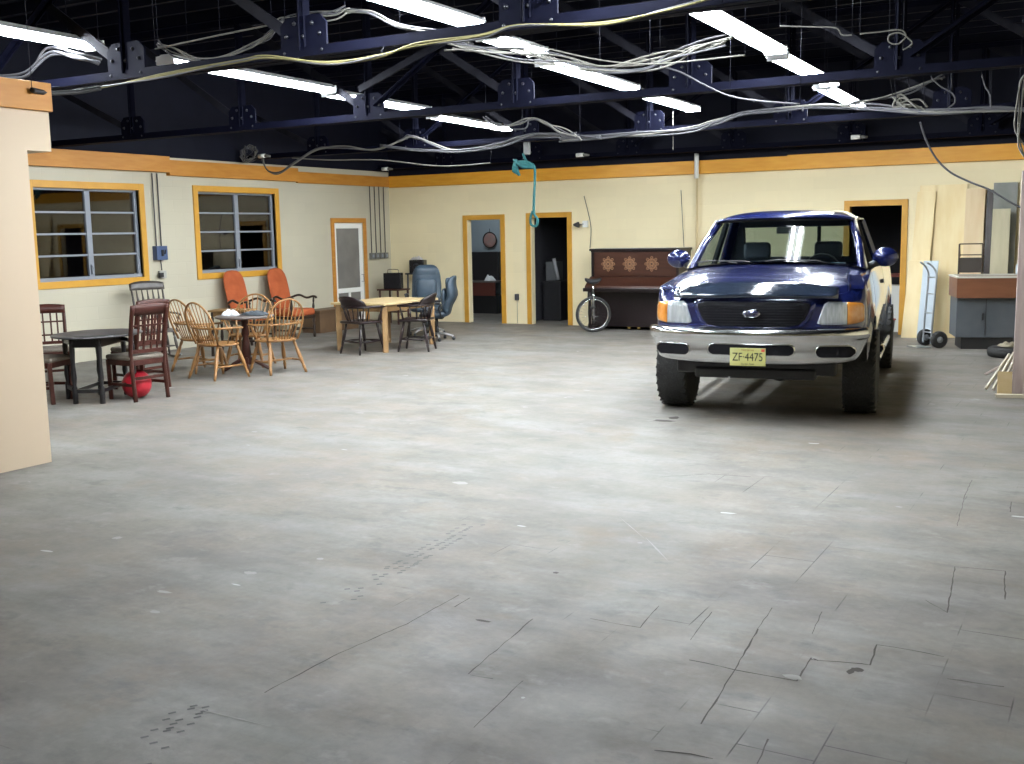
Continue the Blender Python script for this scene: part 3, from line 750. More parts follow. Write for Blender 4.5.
# cowl, wipers, dash, seats, steering wheel, papers on the dash
def cowl(u, v): x = u*2-1; return Vector((x*.89, 1.28 - .09*(1-x*x) + .17*v, 1.325 + .07*(1-abs(x)**2.6) - .02*v))
mb = MB(); mb.grid(cowl, 17, 4); mb.build('cowl', M_dark, truck)
for x0 in (-.72, -.05):
    w_ = MB().tube([ws(.5+x/1.6, .0)+Vector((0, -.035, .03+z)) for x, z in ((x0+.62, -.01), (x0+.45, .035), (x0+.1, .045), (x0-.02, .03))], .008, 6)
    w_.tube([ws(.5+x/1.6, .0)+Vector((0, -.03, .02+z)) for x, z in ((x0+.66, -.02), (x0+.35, .03), (x0+.3, .04))], .012, 6).build('wiper', M_dark, truck)
MB().b2((-.76, 1.52, 1.05), (.76, 1.95, 1.33), .05).build('dashboard', M_inner, truck)
MB().box((.42, 1.60, 1.352), (.16, .16, .03), rz=.3).box((.60, 1.58, 1.355), (.10, .14, .035), rz=-.3).build('papers_on_dash', mat('paper_blue_white', (.55, .66, .72), .6, noise=(.2, .35, .55), nscale=14), truck)
for x in (-.38, .40):
    st = MB().box((x, 2.62, 1.02), (.50, .16, .62), rx=-.15, bev=.06).box((x, 2.35, .80), (.52, .5, .18), bev=.05).build('seat', M_inner, truck)
    MB().box((x, 2.72, 1.47), (.30, .10, .20), bev=.045).build('headrest', M_inner, st)
MB().tube(arc((.40, 2.05, 1.26), .185, 0, 2*PI, 21, 'XZ')[:-1], .014, 8, closed=True).bar((.22, 2.05, 1.26), (.58, 2.05, 1.26), .03, .02).build('steering_wheel', M_dark, truck)
MB().box((.05, 2.0, 1.70), (.24, .03, .07), bev=.01).build('rear_view_mirror', M_dark, truck)
MB().b2((-.76, 1.5, .60), (.76, 3.3, .66)).build('cab_floor', M_dark, truck)
MB().b2((-.9, 3.46, .60), (.9, 5.44, .66)).b2((-.88, 3.46, .66), (.88, 3.50, 1.30)).b2((-.88, 5.42, .6), (.88, 5.46, 1.32)).b2((-.94, 3.46, 1.30), (-.84, 5.46, 1.345)).b2((.84, 3.46, 1.30), (.94, 5.46, 1.345)).build('bed_floor', M_paint, truck, bev=.01)
MB().b2((-.84, 3.30, .62), (.84, 3.36, 1.32)).build('cab_back', M_paint, truck)
# door mirrors
for s in (-1, 1):
    m_ = MB().ball((s*1.045, 1.66, 1.42), .12, (1.05, .55, .80), 18)
    m_.build('door_mirror', M_paint, truck)
    MB().tube([(s*.84, 1.62, 1.30), (s*.92, 1.64, 1.345), (s*.98, 1.66, 1.37)], [.045, .035, .04], 8).build('mirror_arm', M_dark, truck)
# running boards, door handles, aerial and roof cargo straps
for s in (-1, 1):
    MB().tube([(s*.99, 1.65, .40), (s*.99, 3.9, .40)], .04, 10).build('running_board', M_chrome, truck)
    MB().b2((s*.965-.012, 2.9, 1.10), (s*.965+.012, 3.06, 1.14)).build('door_handle', M_dark, truck)
MB().tube([(.0, 2.5, 1.885), (.0, 2.5, 1.905)], .025, 10).build('roof_lamp', M_dark, truck)
MB().tube(spline([(.46, 2.02, 1.885), (.60, 2.06, 1.875), (.70, 2.02, 1.83), (.76, 1.98, 1.815)]), .012, 6).tube(spline([(.50, 2.1, 1.89), (.64, 2.14, 1.87), (.72, 2.12, 1.82), (.74, 2.10, 1.79)]), .012, 6).build('strap', mat('strap_cream', (.5, .46, .33), .7), truck)

# ------------------------------------------------------------------ chairs and tables
# every chair faces local -y
def mission_chair():
    o = empty('dining_chair')
    for s in (-1, 1):
        MB().tube(spline([(s*.20, .23, 0), (s*.20, .205, .25), (s*.20, .19, .45), (s*.205, .23, .75), (s*.205, .285, 1.0)], 4), .024, 6, sx=.8).build('back_post', M_maho, o)
        MB().bar((s*.205, -.20, .43), (s*.19, -.205, 0), .042, .042).build('leg', M_maho, o, bev=.004)
    MB().b2((-.21, -.215, .375), (.21, -.19, .435)).b2((-.21, .17, .375), (.21, .20, .435)).b2((-.22, -.2, .375), (-.195, .2, .435)).b2((.195, -.2, .375), (.22, .2, .435)).build('seat_frame', M_maho, o, bev=.003)
    MB().box((0, -.01, .455), (.45, .43, .055), bev=.024).build('seat', M_fabric, o)
    P = lambda z: .19 + (.095*((z-.45)/.55)**1.4 if z > .45 else 0)
    mb = MB()
    mb.grid(lambda u, v: Vector(((u*2-1)*.215, P(.90+.11*v)+.018*(1-(u*2-1)**2)-.012, .90+.10*v+.018*(1-(u*2-1)**2)*v)), 9, 3)
    mb.build('crest_rail', M_maho, o, solid=.026)
    sp = MB()
    for x in (-.12, -.045, .045, .12): sp.bar((x, P(.52), .52), (x, P(.905), .905), .020, .013)
    sp.bar((-.19, P(.52), .52), (.19, P(.52), .52), .02, .04)
    sp.bar((-.19, P(.79), .79), (.19, P(.79), .79), .016, .020).bar((-.13, P(.62), .62), (.13, P(.62), .62), .014, .020)
    sp.build('back_lattice', M_maho, o)
    mb = MB()
    for s in (-1, 1): mb.bar((s*.197, -.2, .17), (s*.2, .2, .17), .018, .03)
    mb.bar((-.2, 0, .17), (.2, 0, .17), .018, .03).bar((-.2, .2, .24), (.2, .2, .24), .018, .03).build('stretcher', M_maho, o)
    return o
TURN = [(0, .016), (.12, .019), (.2, .014), (.24, .020), (.5, .024), (.7, .019), (.76, .013), (.8, .019), (1, .013)]
def windsor(name, m, arms=True, bow_h=.55, seat_m=None, dark=False):
    o = empty(name)
    prof = [(math.cos(a)*.235*(1 if math.sin(a) > 0 else 1.03), math.sin(a)*.215) for a in [2*PI*k/24 for k in range(24)]]
    mb = MB(); rings = []
    for k, z in ((.86, .425), (1.0, .437), (1.0, .452), (.93, .460), (.5, .448), (.1, .446)):
        rings.append([mb.V((x*k, y*k, z + (.006 if k < .6 and y < 0 else 0))) for x, y in prof])
    for A, B in zip(rings, rings[1:]):
        for i in range(24): mb.Fc([A[i], A[(i+1) % 24], B[(i+1) % 24], B[i]], True)
    mb.Fc(rings[0][::-1]); mb.Fc(rings[-1]); mb.build('seat', seat_m or m, o)
    LG = []
    for sx, sy in ((-1, -1), (1, -1), (-1, 1), (1, 1)):
        a, b = Vector((sx*.15, sy*.13, .435)), Vector((sx*.225, sy*.225 + (.03 if sy > 0 else 0), 0)); LG.append((a, b))
        MB().turned(a, b, TURN, 8).build('leg', m, o)
    mid = [a.lerp(b, .62) for a, b in LG]
    MB().turned(mid[0], mid[2], [(0, .008), (.5, .015), (1, .008)], 8).build('stretcher', m, o)
    MB().turned(mid[1], mid[3], [(0, .008), (.5, .015), (1, .008)], 8).build('stretcher', m, o)
    MB().turned((mid[0]+mid[2])/2, (mid[1]+mid[3])/2, [(0, .008), (.5, .016), (1, .008)], 8).build('stretcher', m, o)
    # bow
    def B(t):   # t 0..1 from left foot over the top to the right foot
        a = PI*(1-t); x = .235*math.cos(a)*(1.0 if 1 else 1); z = .45 + bow_h*(math.sin(a)**.62 if math.sin(a) > 0 else 0)
        k = (z-.45)/bow_h; x *= (.80+.25*math.sin(k*PI/2*1.2))
        return Vector((x, .155 + .16*k, z))
    MB().tube([B(i/26) for i in range(27)], .0125, 8).build('bow', m, o)
    for i in range(1, 9):
        t = i/9; top = B(t*.74+.13); x0 = (t-.5)*.30
        MB().tube([(x0, .165-.10*abs(t-.5)**2, .45), Vector((x0, .165, .45)).lerp(top, .5), top], [.0055, .0075, .005], 6).build('spindle', m, o)
    if arms:
        pts = [(-.27, -.12, .66), (-.275, .02, .665), (-.25, .14, .665), (-.15, .215, .665), (0, .235, .665), (.15, .215, .665), (.25, .14, .665), (.275, .02, .665), (.27, -.12, .66)]
        MB().tube(spline(pts, 4), .014, 8, sx=1.5).build('arm_rail', m, o)
        for s in (-1, 1):
            MB().turned((s*.19, -.09, .45), (s*.265, -.08, .655), [(0, .010), (.4, .016), (.6, .011), (1, .009)], 8).build('arm_post', m, o)
            MB().tube([(s*.20, .03, .45), (s*.27, .05, .66)], .006, 6).build('arm_spindle', m, o)
    return o
def rocker():
    m = mat('grey_brown_wood', (.045, .038, .034), .4, noise=(.075, .065, .058), nscale=9); o = empty('rocking_chair')
    mb = MB(); mb.box((0, 0, .42), (.50, .46, .035), bev=.015); mb.build('seat', m, o)
    for s in (-1, 1):
        MB().tube(arc((s*.22, .10, 1.38), 1.36, PI*1.5-.30, PI*1.5+.36, 14, 'YZ'), .018, 6, sx=.8).build('rocker', m, o)
        for y, yb in ((-.17, -.21), (.16, .20)):
            zb = 1.38 - math.sqrt(1.36**2-(yb-.10)**2)
            MB().turned((s*.17, y, .41), (s*.22, yb, zb+.005), TURN, 8).build('leg', m, o)
        MB().turned((s*.22, .19, .43), (s*.235, .42, 1.08), [(0, .018), (.2, .022), (.3, .014), (.6, .019), (.8, .014), (1, .016)], 8).build('back_post', m, o)
        MB().tube(spline([(s*.235, .28, .68), (s*.27, .10, .67), (s*.28, -.12, .665), (s*.27, -.22, .655)], 4), .016, 8, sx=1.6).build('arm', m, o)
        MB().turned((s*.22, -.16, .43), (s*.27, -.16, .66), [(0, .012), (.3, .018), (.5, .011), (.8, .017), (1, .010)], 8).build('arm_post', m, o)
    for i in range(5):
        x = (i-2)*.082
        MB().turned((x*.9, .20, .43), (x, .40, 1.03), [(0, .008), (.3, .010), (.5, .012), (.72, .021), (.84, .012), (1, .009)], 8).build('spindle', m, o)
    mb = MB(); mb.grid(lambda u, v: Vector(((u*2-1)*.26, .40+.035*v-.03*(1-(u*2-1)**2)*0+.02*(u*2-1)**2*-1, 1.02+.13*v-.035*abs(u*2-1)**3*v)), 13, 4); mb.build('crest_rail', m, o, solid=.028)
    MB().turned((-.2, -.19, .2), (.2, -.19, .2), [(0, .010), (.5, .018), (1, .010)], 8).build('stretcher', m, o)
    MB().turned((-.2, .18, .2), (.2, .18, .2), [(0, .010), (.5, .018), (1, .010)], 8).build('stretcher', m, o)
    return o
def padded_armchair():
    o = empty('armchair')
    def pad(u, v):
        a = 2*PI*u; x, z = math.cos(a), math.sin(a)
        sx = abs(x)**.45*(1 if x > 0 else -1); sz = abs(z)**.5*(1 if z > 0 else -1)
        k = math.sin(PI*v)**.35 if 0 < v < 1 else 0
        px = sx*.225*k; pz = .80 + sz*.32*k + (.045*(1-(px/.225)**2) if sz > 0 else 0)
        return Vector((px, .22 + (pz-.5)*.24 + (.5-v)*-.10, pz))
    mb = MB(); mb.grid(lambda u, v: pad(u, v), 36, 9, closed_u=True); mb.build('backrest', M_rust, o)
    MB().box((0, -.03, .43), (.52, .50, .12), bev=.045).build('seat', M_rust, o)
    MB().b2((-.26, -.27, .32), (.26, .20, .37)).build('seat_rail', M_darkw, o, bev=.006)
    for s in (-1, 1):
        MB().turned((s*.24, -.24, .34), (s*.24, -.25, 0), [(0, .024), (.2, .026), (.3, .016), (.45, .026), (.7, .018), (.85, .024), (1, .020)], 8).build('leg', M_darkw, o)
        MB().tube(spline([(s*.22, .20, .34), (s*.22, .22, .18), (s*.22, .30, 0)], 3), .022, 6).build('leg', M_darkw, o)
        MB().tube([(s*.205, .19, .34), (s*.215, .25, .62)], .020, 6).build('back_post', M_darkw, o)
        MB().tube(spline([(s*.225, .24, .66), (s*.27, .10, .70), (s*.28, -.06, .655), (s*.28, -.20, .68), (s*.28, -.27, .67), (s*.28, -.28, .645)], 4), .019, 8, sx=1.3).build('arm', M_darkw, o)
        MB().turned((s*.255, -.22, .36), (s*.28, -.22, .665), [(0, .018), (.2, .020), (.3, .012), (.5, .024), (.7, .012), (.8, .018), (1, .013)], 8).build('arm_post', M_darkw, o)
    MB().bar((-.235, -.05, .14), (.235, -.05, .14), .025, .03).build('stretcher', M_darkw, o); MB().bar((-.24, -.25, .14), (-.22, .25, .14), .03, .03).build('stretcher', M_darkw, o); MB().bar((.24, -.25, .14), (.22, .25, .14), .03, .03).build('stretcher', M_darkw, o)
    return o
def captain_chair(m):
    o = empty('captain_chair')
    mb = MB(); mb.box((0, 0, .445), (.46, .43, .035), bev=.015); mb.build('seat', m, o)
    LG = []
    for sx, sy in ((-1, -1), (1, -1), (-1, 1), (1, 1)):
        a, b = Vector((sx*.16, sy*.14, .435)), Vector((sx*.22, sy*.22, 0)); LG.append((a, b))
        MB().turned(a, b, TURN, 8).build('leg', m, o)
    mid = [a.lerp(b, .6) for a, b in LG]
    for i, j in ((0, 2), (1, 3), (0, 1), (2, 3)): MB().turned(mid[i], mid[j], [(0, .009), (.5, .015), (1, .009)], 8).build('stretcher', m, o)
    R_ = lambda a: Vector((.27*math.cos(a), .03+.21*math.sin(a), .66))
    pts = [Vector((-.26, -.20, .66))] + [R_(PI-PI*i/12) for i in range(13)] + [Vector((.26, -.20, .66))]
    MB().tube(spline(pts, 2), .017, 8, sx=1.7).build('arm_rail', m, o)
    mb = MB()
    def cr(u, v):
        a = PI*(.90-.80*u); p = R_(a); h = .15*math.sin(PI*(.12+.76*u))**.8
        return Vector((p.x*1.0, p.y+.05*v, .665+h*v))
    mb.grid(cr, 17, 4); mb.build('crest_rail', m, o, solid=.028)
    for i in range(9):
        a = PI*(.06+.88*i/8); p = R_(a); q = Vector((.19*math.cos(a), .17*math.sin(a)+.02, .455))
        MB().turned(q, p, [(0, .008), (.4, .012), (.7, .009), (1, .008)], 6).build('spindle', m, o)
    for s in (-1, 1): MB().turned((s*.20, -.14, .455), (s*.26, -.17, .655), [(0, .010), (.4, .017), (.6, .011), (1, .010)], 8).build('arm_post', m, o)
    return o
def office_chair():
    o = empty('office_chair')
    def sh(cx, cy, cz, rx, ry, rz, p=.5):
        def f(u, v):
            a = 2*PI*u; b = PI*(v-.5); c = abs(math.cos(b))**p
            x = abs(math.cos(a))**p*(1 if math.cos(a) > 0 else -1); z = abs(math.sin(a))**p*(1 if math.sin(a) > 0 else -1)
            return Vector((cx+rx*x*c, cy+ry*math.sin(b), cz+rz*z*c))
        return f
    fb = sh(0, 0, 0, .255, .085, .36)
    def back(u, v):
        p = fb(u, v); k = (p.z+.36)/.72
        return Vector((p.x*(1-.12*k**3), p.y + .20 + .13*k + (.03*math.cos(p.z*14)), p.z + .82))
    mb = MB(); mb.grid(back, 32, 12, closed_u=True); bk = mb.build('backrest', M_blue, o)
    f2 = sh(0, 0, 0, .19, .035, .08)
    mb = MB(); mb.grid(lambda u, v: f2(u, v)+Vector((0, .225, 1.06)), 24, 9, closed_u=True); mb.build('head_pad', M_blue, bk)
    f3 = sh(0, 0, 0, .18, .05, .19)
    mb = MB(); mb.grid(lambda u, v: f3(u, v)+Vector((0, .155, .76)), 24, 9, closed_u=True); mb.build('lumbar_pad', M_blue, bk)
    f4 = sh(0, 0, 0, .265, .27, .065)
    mb = MB()
    def seat(u, v): p = f4(u, v); return Vector((p.x, p.y-.03, p.z+.47+.03*(p.y/.27)**2*(1 if p.y > 0 else -.6)))
    mb.grid(seat, 28, 14, closed_u=True); mb.build('seat', M_blue, o)
    for s in (-1, 1):
        MB().tube(spline([(s*.24, .12, .46), (s*.31, .12, .50), (s*.325, .10, .62), (s*.32, .12, .685), (s*.315, -.16, .685), (s*.32, -.20, .66), (s*.31, -.12, .50), (s*.24, -.10, .46)], 4), .014, 8).build('arm', M_dark, o)
        MB().box((s*.318, -.02, .70), (.06, .26, .03), bev=.012).build('arm_pad', M_dark, o)
    MB().tube([(0, 0, .12), (0, 0, .42)], .028, 12).tube([(0, 0, .12), (0, 0, .26)], .04, 12).b2((-.1, -.12, .395), (.1, .12, .42)).build('gas_lift', M_dark, o)
    for k in range(5):
        a = 2*PI*k/5+.3; x, y = math.cos(a), math.sin(a)
        ar = MB().tube([(0, 0, .13), (x*.17, y*.17, .115), (x*.30, y*.30, .075)], [.03, .022, .014], 8).build('base_arm', mat('light_metal', (.5, .5, .5), .35, .6), o)
        MB().lathe((x*.30-.02, y*.30, .030), [(0, 0), (.027, .0), (.030, .006), (.030, .034), (.027, .04), (0, .04)], 14, 'X').tube([(x*.30, y*.30, .03), (x*.30, y*.30, .08)], .008, 6).build('caster', M_dark, ar)
    return o

GD = 'dark red-brown dining chairs around the black table'
c0 = mission_chair(); tag(c0, 'x', 'chair', GD)
def put(proto, used, loc, deg, label, group, sc=None):
    o = proto if not used else copy_tree(proto)
    if sc: o.scale = sc
    used.append(1); place(o, (*loc, 0), math.radians(deg), label, group); return o
U = []
put(c0, U, (-9.59, 8.33), -96, 'dark mahogany dining chair turned to the left with a red ball under its seat', GD, (1.06,)*3)
put(c0, U, (-10.22, 8.93), -92, 'mahogany dining chair mostly hidden behind the one with the ball', GD, (1.06,)*3)
put(c0, U, (-11.60, 8.74), 56, 'mahogany dining chair standing behind the black table by the wall edge', GD, (1.0, 1.0, .97))
put(c0, U, (-10.40, 7.72), 112, 'dining chair half cut off by the near wall, only seat and legs showing', GD)
GW = 'golden oak bow-back armchairs round the pedestal table'
w0 = windsor('windsor_chair', M_oak); tag(w0, 'x', 'chair', GW, (1.18, 1.12, .98)); U = []
put(w0, U, (-10.02, 10.03), 172, 'golden oak bow-back armchair at left front of the round pedestal table', GW, (1.18, 1.12, .98))
put(w0, U, (-10.80, 10.47), 172, 'bow-back armchair at the far left of its set, beside the rocking chair', GW, (1.18, 1.12, .98))
put(w0, U, (-9.67, 10.72), -108, 'golden oak bow-back armchair right of the round pedestal table', GW, (1.18, 1.12, .98))
put(w0, U, (-10.52, 11.12), 24, 'bow-back armchair behind the round table, arch showing above the cloths', GW, (1.18, 1.12, .98))
tag(rocker(), 'dark spindle-back rocking chair against the wall beneath the blue switch box', 'chair')
bpy.data.objects['rocking_chair'].location = (-12.50, 11.30, 0); bpy.data.objects['rocking_chair'].rotation_euler.z = math.radians(66)
GO = 'rust orange padded armchairs against the left wall'
a0 = padded_armchair(); tag(a0, 'x', 'armchair', GO); U = []
put(a0, U, (-12.76, 13.55), 90, 'rust orange padded armchair partly hidden behind the bow-back chairs', GO, (1.1, 1.0, 1.06))
put(a0, U, (-12.74, 14.60), 90, 'rust orange padded armchair with its curved dark arm in view, nearer the screen door', GO, (1.1, 1.0, 1.06))
GC = 'dark captain chairs at the light wood table'
k0 = captain_chair(mat('dark_red_wood', (.010, .004, .005), .3)); tag(k0, 'x', 'chair', GC); U = []
put(k0, U, (-10.00, 13.0), 165, 'dark captain chair with its back to the viewer at the light table', GC, (1.08,)*3)
put(k0, U, (-9.42, 13.62), -70, 'black captain chair on the right side of the light table, facing left', GC)
GF = 'blue leather office chairs'
f0 = office_chair(); tag(f0, 'x', 'office chair', GF); U = []
put(f0, U, (-10.66, 15.72), 30, 'blue leather office chair behind the light table, facing the viewer', GF, (1.05, 1.05, 1.05))
put(f0, U, (-10.02, 15.08), -66, 'blue leather office chair right of the light table, seen from its side', GF, (.95, .95, .92))

# black gate-leg table
t = empty('gateleg_table', (-9.95, 8.12, 0), math.radians(28), 'black oval gate-leg table among the dark dining chairs by the near wall', 'table')
mb = MB(); prof = [(math.cos(2*PI*k/40)*.47, math.sin(2*PI*k/40)*.56) for k in range(40)]
rings = [[mb.V((x*k, y*k, z)) for x, y in prof] for k, z in ((.97, .725), (1, .732), (1, .742), (.985, .748), (.6, .7485))]
for A, B in zip(rings, rings[1:]):
    for i in range(40): mb.Fc([A[i], A[(i+1) % 40], B[(i+1) % 40], B[i]], True)
mb.Fc(rings[0][::-1]); mb.Fc(rings[-1])
mb.build('tabletop', mat('worn_black_top', (.035, .033, .034), .38, noise=(.07, .068, .07), nscale=5), t)
MB().b2((-.17, -.36, .62), (.17, .36, .725)).build('apron', M_ebony, t)
GT = [(0, .024), (.08, .024), (.1, .016), (.16, .026), (.4, .018), (.6, .026), (.72, .016), (.76, .024), (1, .024)]
for x, y in ((-.15, -.34), (.15, -.34), (-.15, .34), (.15, .34), (-.40, .05), (.40, -.05)):
    MB().turned((x, y, .72), (x, y, 0), [(a, r*1.25) for a, r in GT], 8).build('leg', M_ebony, t)
for a_, b_ in (((-.15, -.34, .14), (-.15, .34, .14)), ((.15, -.34, .14), (.15, .34, .14)), ((-.15, -.34, .14), (.15, -.34, .14)), ((-.15, .34, .14), (.15, .34, .14)), ((-.40, .05, .14), (-.15, -.3, .14)), ((.40, -.05, .14), (.15, .3, .14)), ((-.40, .05, .66), (-.15, -.3, .66)), ((.40, -.05, .66), (.15, .3, .66))):
    MB().bar(a_, b_, .03, .04).build('stretcher', M_ebony, t)
# red ball
ob = MB().ball((0, 0, 0), .162, n=28).build('ball', M_red); ob.location = (-9.61, 8.33, .162)
tag(ob, 'round red ball lying beneath the mahogany dining chair', 'ball')
# pedestal table with cloths
t = empty('pedestal_table', (-10.15, 10.66, 0), 0, 'round dark pedestal table with cloths on it between the oak chairs', 'table')
MB().lathe((0, 0, 0), [(0, .715), (.36, .715), (.385, .725), (.385, .745), (.375, .75), (0, .75)], 36).build('tabletop', mat('slate_top', (.10, .085, .08), .35, noise=(.14, .12, .11), nscale=6), t)
MB().lathe((0, 0, 0), [(.10, .715), (.05, .69), (.045, .60), (.055, .50), (.035, .46), (.05, .40), (.065, .25), (.055, .18), (.075, .12), (.06, .09)], 18).build('pedestal', M_maho, t)
for k in range(4):
    a = PI/4+k*PI/2; x, y = math.cos(a), math.sin(a)
    MB().tube(spline([(x*.04, y*.04, .17), (x*.14, y*.14, .12), (x*.25, y*.25, .05), (x*.31, y*.31, .022)], 4), [.028]*6+[.024]*5+[.022]*2, 8).build('foot', M_maho, t)
def cloth(name, m, loc, rx, ry, h, seed, label):
    rnd = random.Random(seed); ph = [rnd.uniform(0, 6) for _ in range(8)]
    def f(u, v):
        a = 2*PI*u; r = v
        rr = (1+.18*math.sin(3*a+ph[0])+.10*math.sin(5*a+ph[1]))
        x, y = math.cos(a)*rx*r*rr, math.sin(a)*ry*r*rr
        z = h*(1-r**3)*(.55+.45*abs(math.sin(x*38+ph[2])*math.cos(y*31+ph[3]))) + h*.25*abs(math.sin(7*a+ph[4]))*r*(1-r)*2
        return Vector((x, y, z+.003))
    mb = MB(); mb.grid(f, 48, 14, closed_u=True)
    o = mb.build(name, m, solid=.003); o.location = loc; tag(o, label, 'cloth'); return o
cloth('cloth', mat('white_cloth', (.78, .80, .82), .9), (-10.32, 10.58, .752), .13, .11, .075, 3, 'crumpled white cloth lying on the round pedestal table')
cloth('cloth', mat('dark_cloth', (.04, .05, .06), .9), (-10.02, 10.74, .752), .19, .15, .055, 5, 'dark grey cloth heaped beside the white one on the round table')
# small old table behind
t = empty('side_table', (-11.75, 12.1, 0), math.radians(20), 'small old light-topped wooden table behind the round table set', 'table')
MB().box((0, 0, .685), (.62, .42, .03), bev=.006).build('tabletop', M_oak2, t)
MB().b2((-.27, -.17, .60), (.27, .17, .67)).build('apron', M_oak2, t)
for x in (-.26, .26):
    for y in (-.16, .16): MB().turned((x, y, .67), (x*1.08, y*1.08, 0), GT, 8).build('leg', M_darkw, t)
MB().b2((-.26, -.17, .18), (.26, -.15, .21)).build('stretcher', M_darkw, t); MB().b2((-.26, .15, .18), (.26, .17, .21)).build('stretcher', M_darkw, t)
# large light wood table
t = empty('dining_table', (-10.15, 13.83, 0), 0, 'large rectangular light wood table with square legs beside the dark captain chairs', 'table')
MB().box((0, 0, .735), (1.04, 1.46, .035), bev=.006).build('tabletop', M_oaklt, t)
MB().b2((-.46, -.66, .62), (.46, -.64, .717)).b2((-.46, .64, .62), (.46, .66, .717)).b2((-.46, -.66, .62), (-.44, .66, .717)).b2((.44, -.66, .62), (.46, .66, .717)).build('apron', M_oak2, t)
for x in (-.44, .44):
    for y in (-.64, .64): MB().bar((x, y, .718), (x, y, 0), .085, .085).build('leg', M_oak2, t, bev=.006)
# low bench box by the screen door
ob = MB().b2((0, 0, 0), (.42, 1.15, .38)).b2((-.0, -.03, .38), (.45, 1.18, .42)).build('storage_bench', mat('brown_bench', (.09, .05, .025), .6, noise=(.12, .07, .035), nscale=5), bev=.005)
ob.location = (-13.24, 15.05, 0)
ob.location.y = 15.42
tag(ob, 'low brown wooden box bench against the wall between orange armchair and screen door', 'bench')

# things in the far corner
t = empty('stand', (-12.72, 17.62, 0), 0, 'small dark wooden stand in the corner holding a black case', 'stand')
MB().box((0, 0, .69), (.52, .42, .03), bev=.004).build('shelf', M_maho, t); MB().box((0, 0, .25), (.46, .36, .02)).build('shelf', M_maho, t)
for x in (-.22, .22):
    for y in (-.17, .17): MB().bar((x, y, .68), (x, y, 0), .035, .035).build('leg', M_maho, t)
t = empty('case', (-12.72, 17.62, .705), .35, 'black case with a metal carrying handle on the corner stand', 'case')
MB().box((0, 0, .16), (.36, .20, .32), bev=.015).build('body', M_black, t)
MB().tube(spline([(-.11, 0, .32), (-.11, 0, .37), (-.08, 0, .385), (.08, 0, .385), (.11, 0, .37), (.11, 0, .32)], 3), .007, 8).build('handle', M_chrome, t)
t = empty('tall_stand', (-12.44, 18.10, 0), 0, 'tall dark stand by the back wall behind the office chair', 'stand')
MB().box((0, 0, .99), (.40, .36, .03), bev=.004).build('shelf', M_dark, t)
for x in (-.16, .16):
    for y in (-.14, .14): MB().bar((x, y, .98), (x*1.1, y*1.1, 0), .03, .03).build('leg', M_dark, t)
t = empty('loudspeaker', (-12.44, 18.10, 1.005), .3, 'small black loudspeaker box on the tall stand in the corner', 'speaker')
MB().box((0, 0, .13), (.31, .22, .26), bev=.012).build('cabinet', M_black, t)
MB().lathe((0, -.108, .11), [(.085, 0), (.08, .006), (.05, .0), (.02, .004), (0, .006)], 20, 'Y').build('speaker_cone', M_dark, t)
cloth('cloth', mat('pale_cloth', (.42, .40, .40), .9), (-12.44, 18.08, 1.268), .13, .08, .07, 9, 'small pale rag lying on top of the black loudspeaker')

# ------------------------------------------------------------------ piano
M_pia = mat('piano_walnut', (.040, .013, .007), .32, noise=(.055, .019, .010), nscale=5, stretch=(.4, 1, 3))
M_piad = mat('piano_dark', (.008, .004, .005), .3)
p = empty('upright_piano', (-7.56, 18.36, 0), 0, 'old dark brown upright piano with three inlaid rosettes against the back wall', 'piano')
W = .84
MB().b2((-W-.03, -.62, 1.42), (W+.03, 0, 1.46)).b2((-W-.01, -.60, 1.40), (W+.01, 0, 1.42)).build('lid', M_piad, p, bev=.005)
MB().b2((-W, -.60, .0), (-W+.05, 0, 1.40)).b2((W-.05, -.60, 0), (W, 0, 1.40)).b2((-W+.05, -.05, .05), (W-.05, -.01, 1.40)).build('case', M_piad, p, bev=.003)
fp = MB().b2((-W+.05, -.585, .97), (W-.05, -.555, 1.40)).build('front_panel', M_pia, p, bev=.004)
M_inlay = mat('inlay', (.33, .18, .09), .4)
for x in (-.51, -.09, .33):
    mb = MB()
    for k in range(8):
        a = 2*PI*k/8; ca, sa = math.cos(a), math.sin(a)
        mb.T = Matrix.Translation((x+.0, -.588, 1.185)) @ Matrix.Rotation(a, 4, 'Y') @ Matrix.Translation((.075, 0, 0))
        mb.tube([( -.045, 0, 0), (-.01, 0, .028), (.045, 0, .018), (.058, 0, 0), (.045, 0, -.018), (-.01, 0, -.028)], .0055, 5, closed=True)
        mb.tube([(-.02, 0, 0), (.03, 0, 0)], .006, 5)
    mb.T = Matrix.Identity(4)
    mb.tube(arc((x, -.588, 1.185), .028, 0, 2*PI, 13, 'XZ')[:-1], .008, 5, closed=True)
    mb.tube(arc((x, -.588, 1.185), .085, 0, 2*PI, 25, 'XZ')[:-1], .005, 5, closed=True)
    mb.build('rosette', M_inlay, fp)
mb = MB(); mb.prism([(-.56, .97), (-.62, .95), (-.84, .80), (-.85, .765), (-.56, .765)], -W-.02, W+.02, 'YZ'); mb.build('key_lid', M_pia, p, bev=.004)
MB().b2((-W-.05, -.86, .70), (W+.05, -.50, .765)).build('key_bed', M_piad, p, bev=.006)
MB().b2((-W+.05, -.585, .06), (W-.05, -.555, .70)).build('lower_panel', M_piad, p, bev=.004)
for s in (-1, 1):
    MB().turned((s*(W-.06), -.80, .70), (s*(W-.06), -.80, .05), [(0, .04), (.15, .045), (.25, .025), (.6, .038), (.85, .025), (1, .045)], 10).b2((s*(W-.06)-.05, -.86, 0), (s*(W-.06)+.05, -.58, .06)).build('leg', M_piad, p)
MB().b2((-.12, -.62, .03), (-.07, -.585, .06)).b2((.07, -.62, .03), (.12, -.585, .06)).build('pedals', mat('brass', (.5, .35, .12), .35, .9), p)

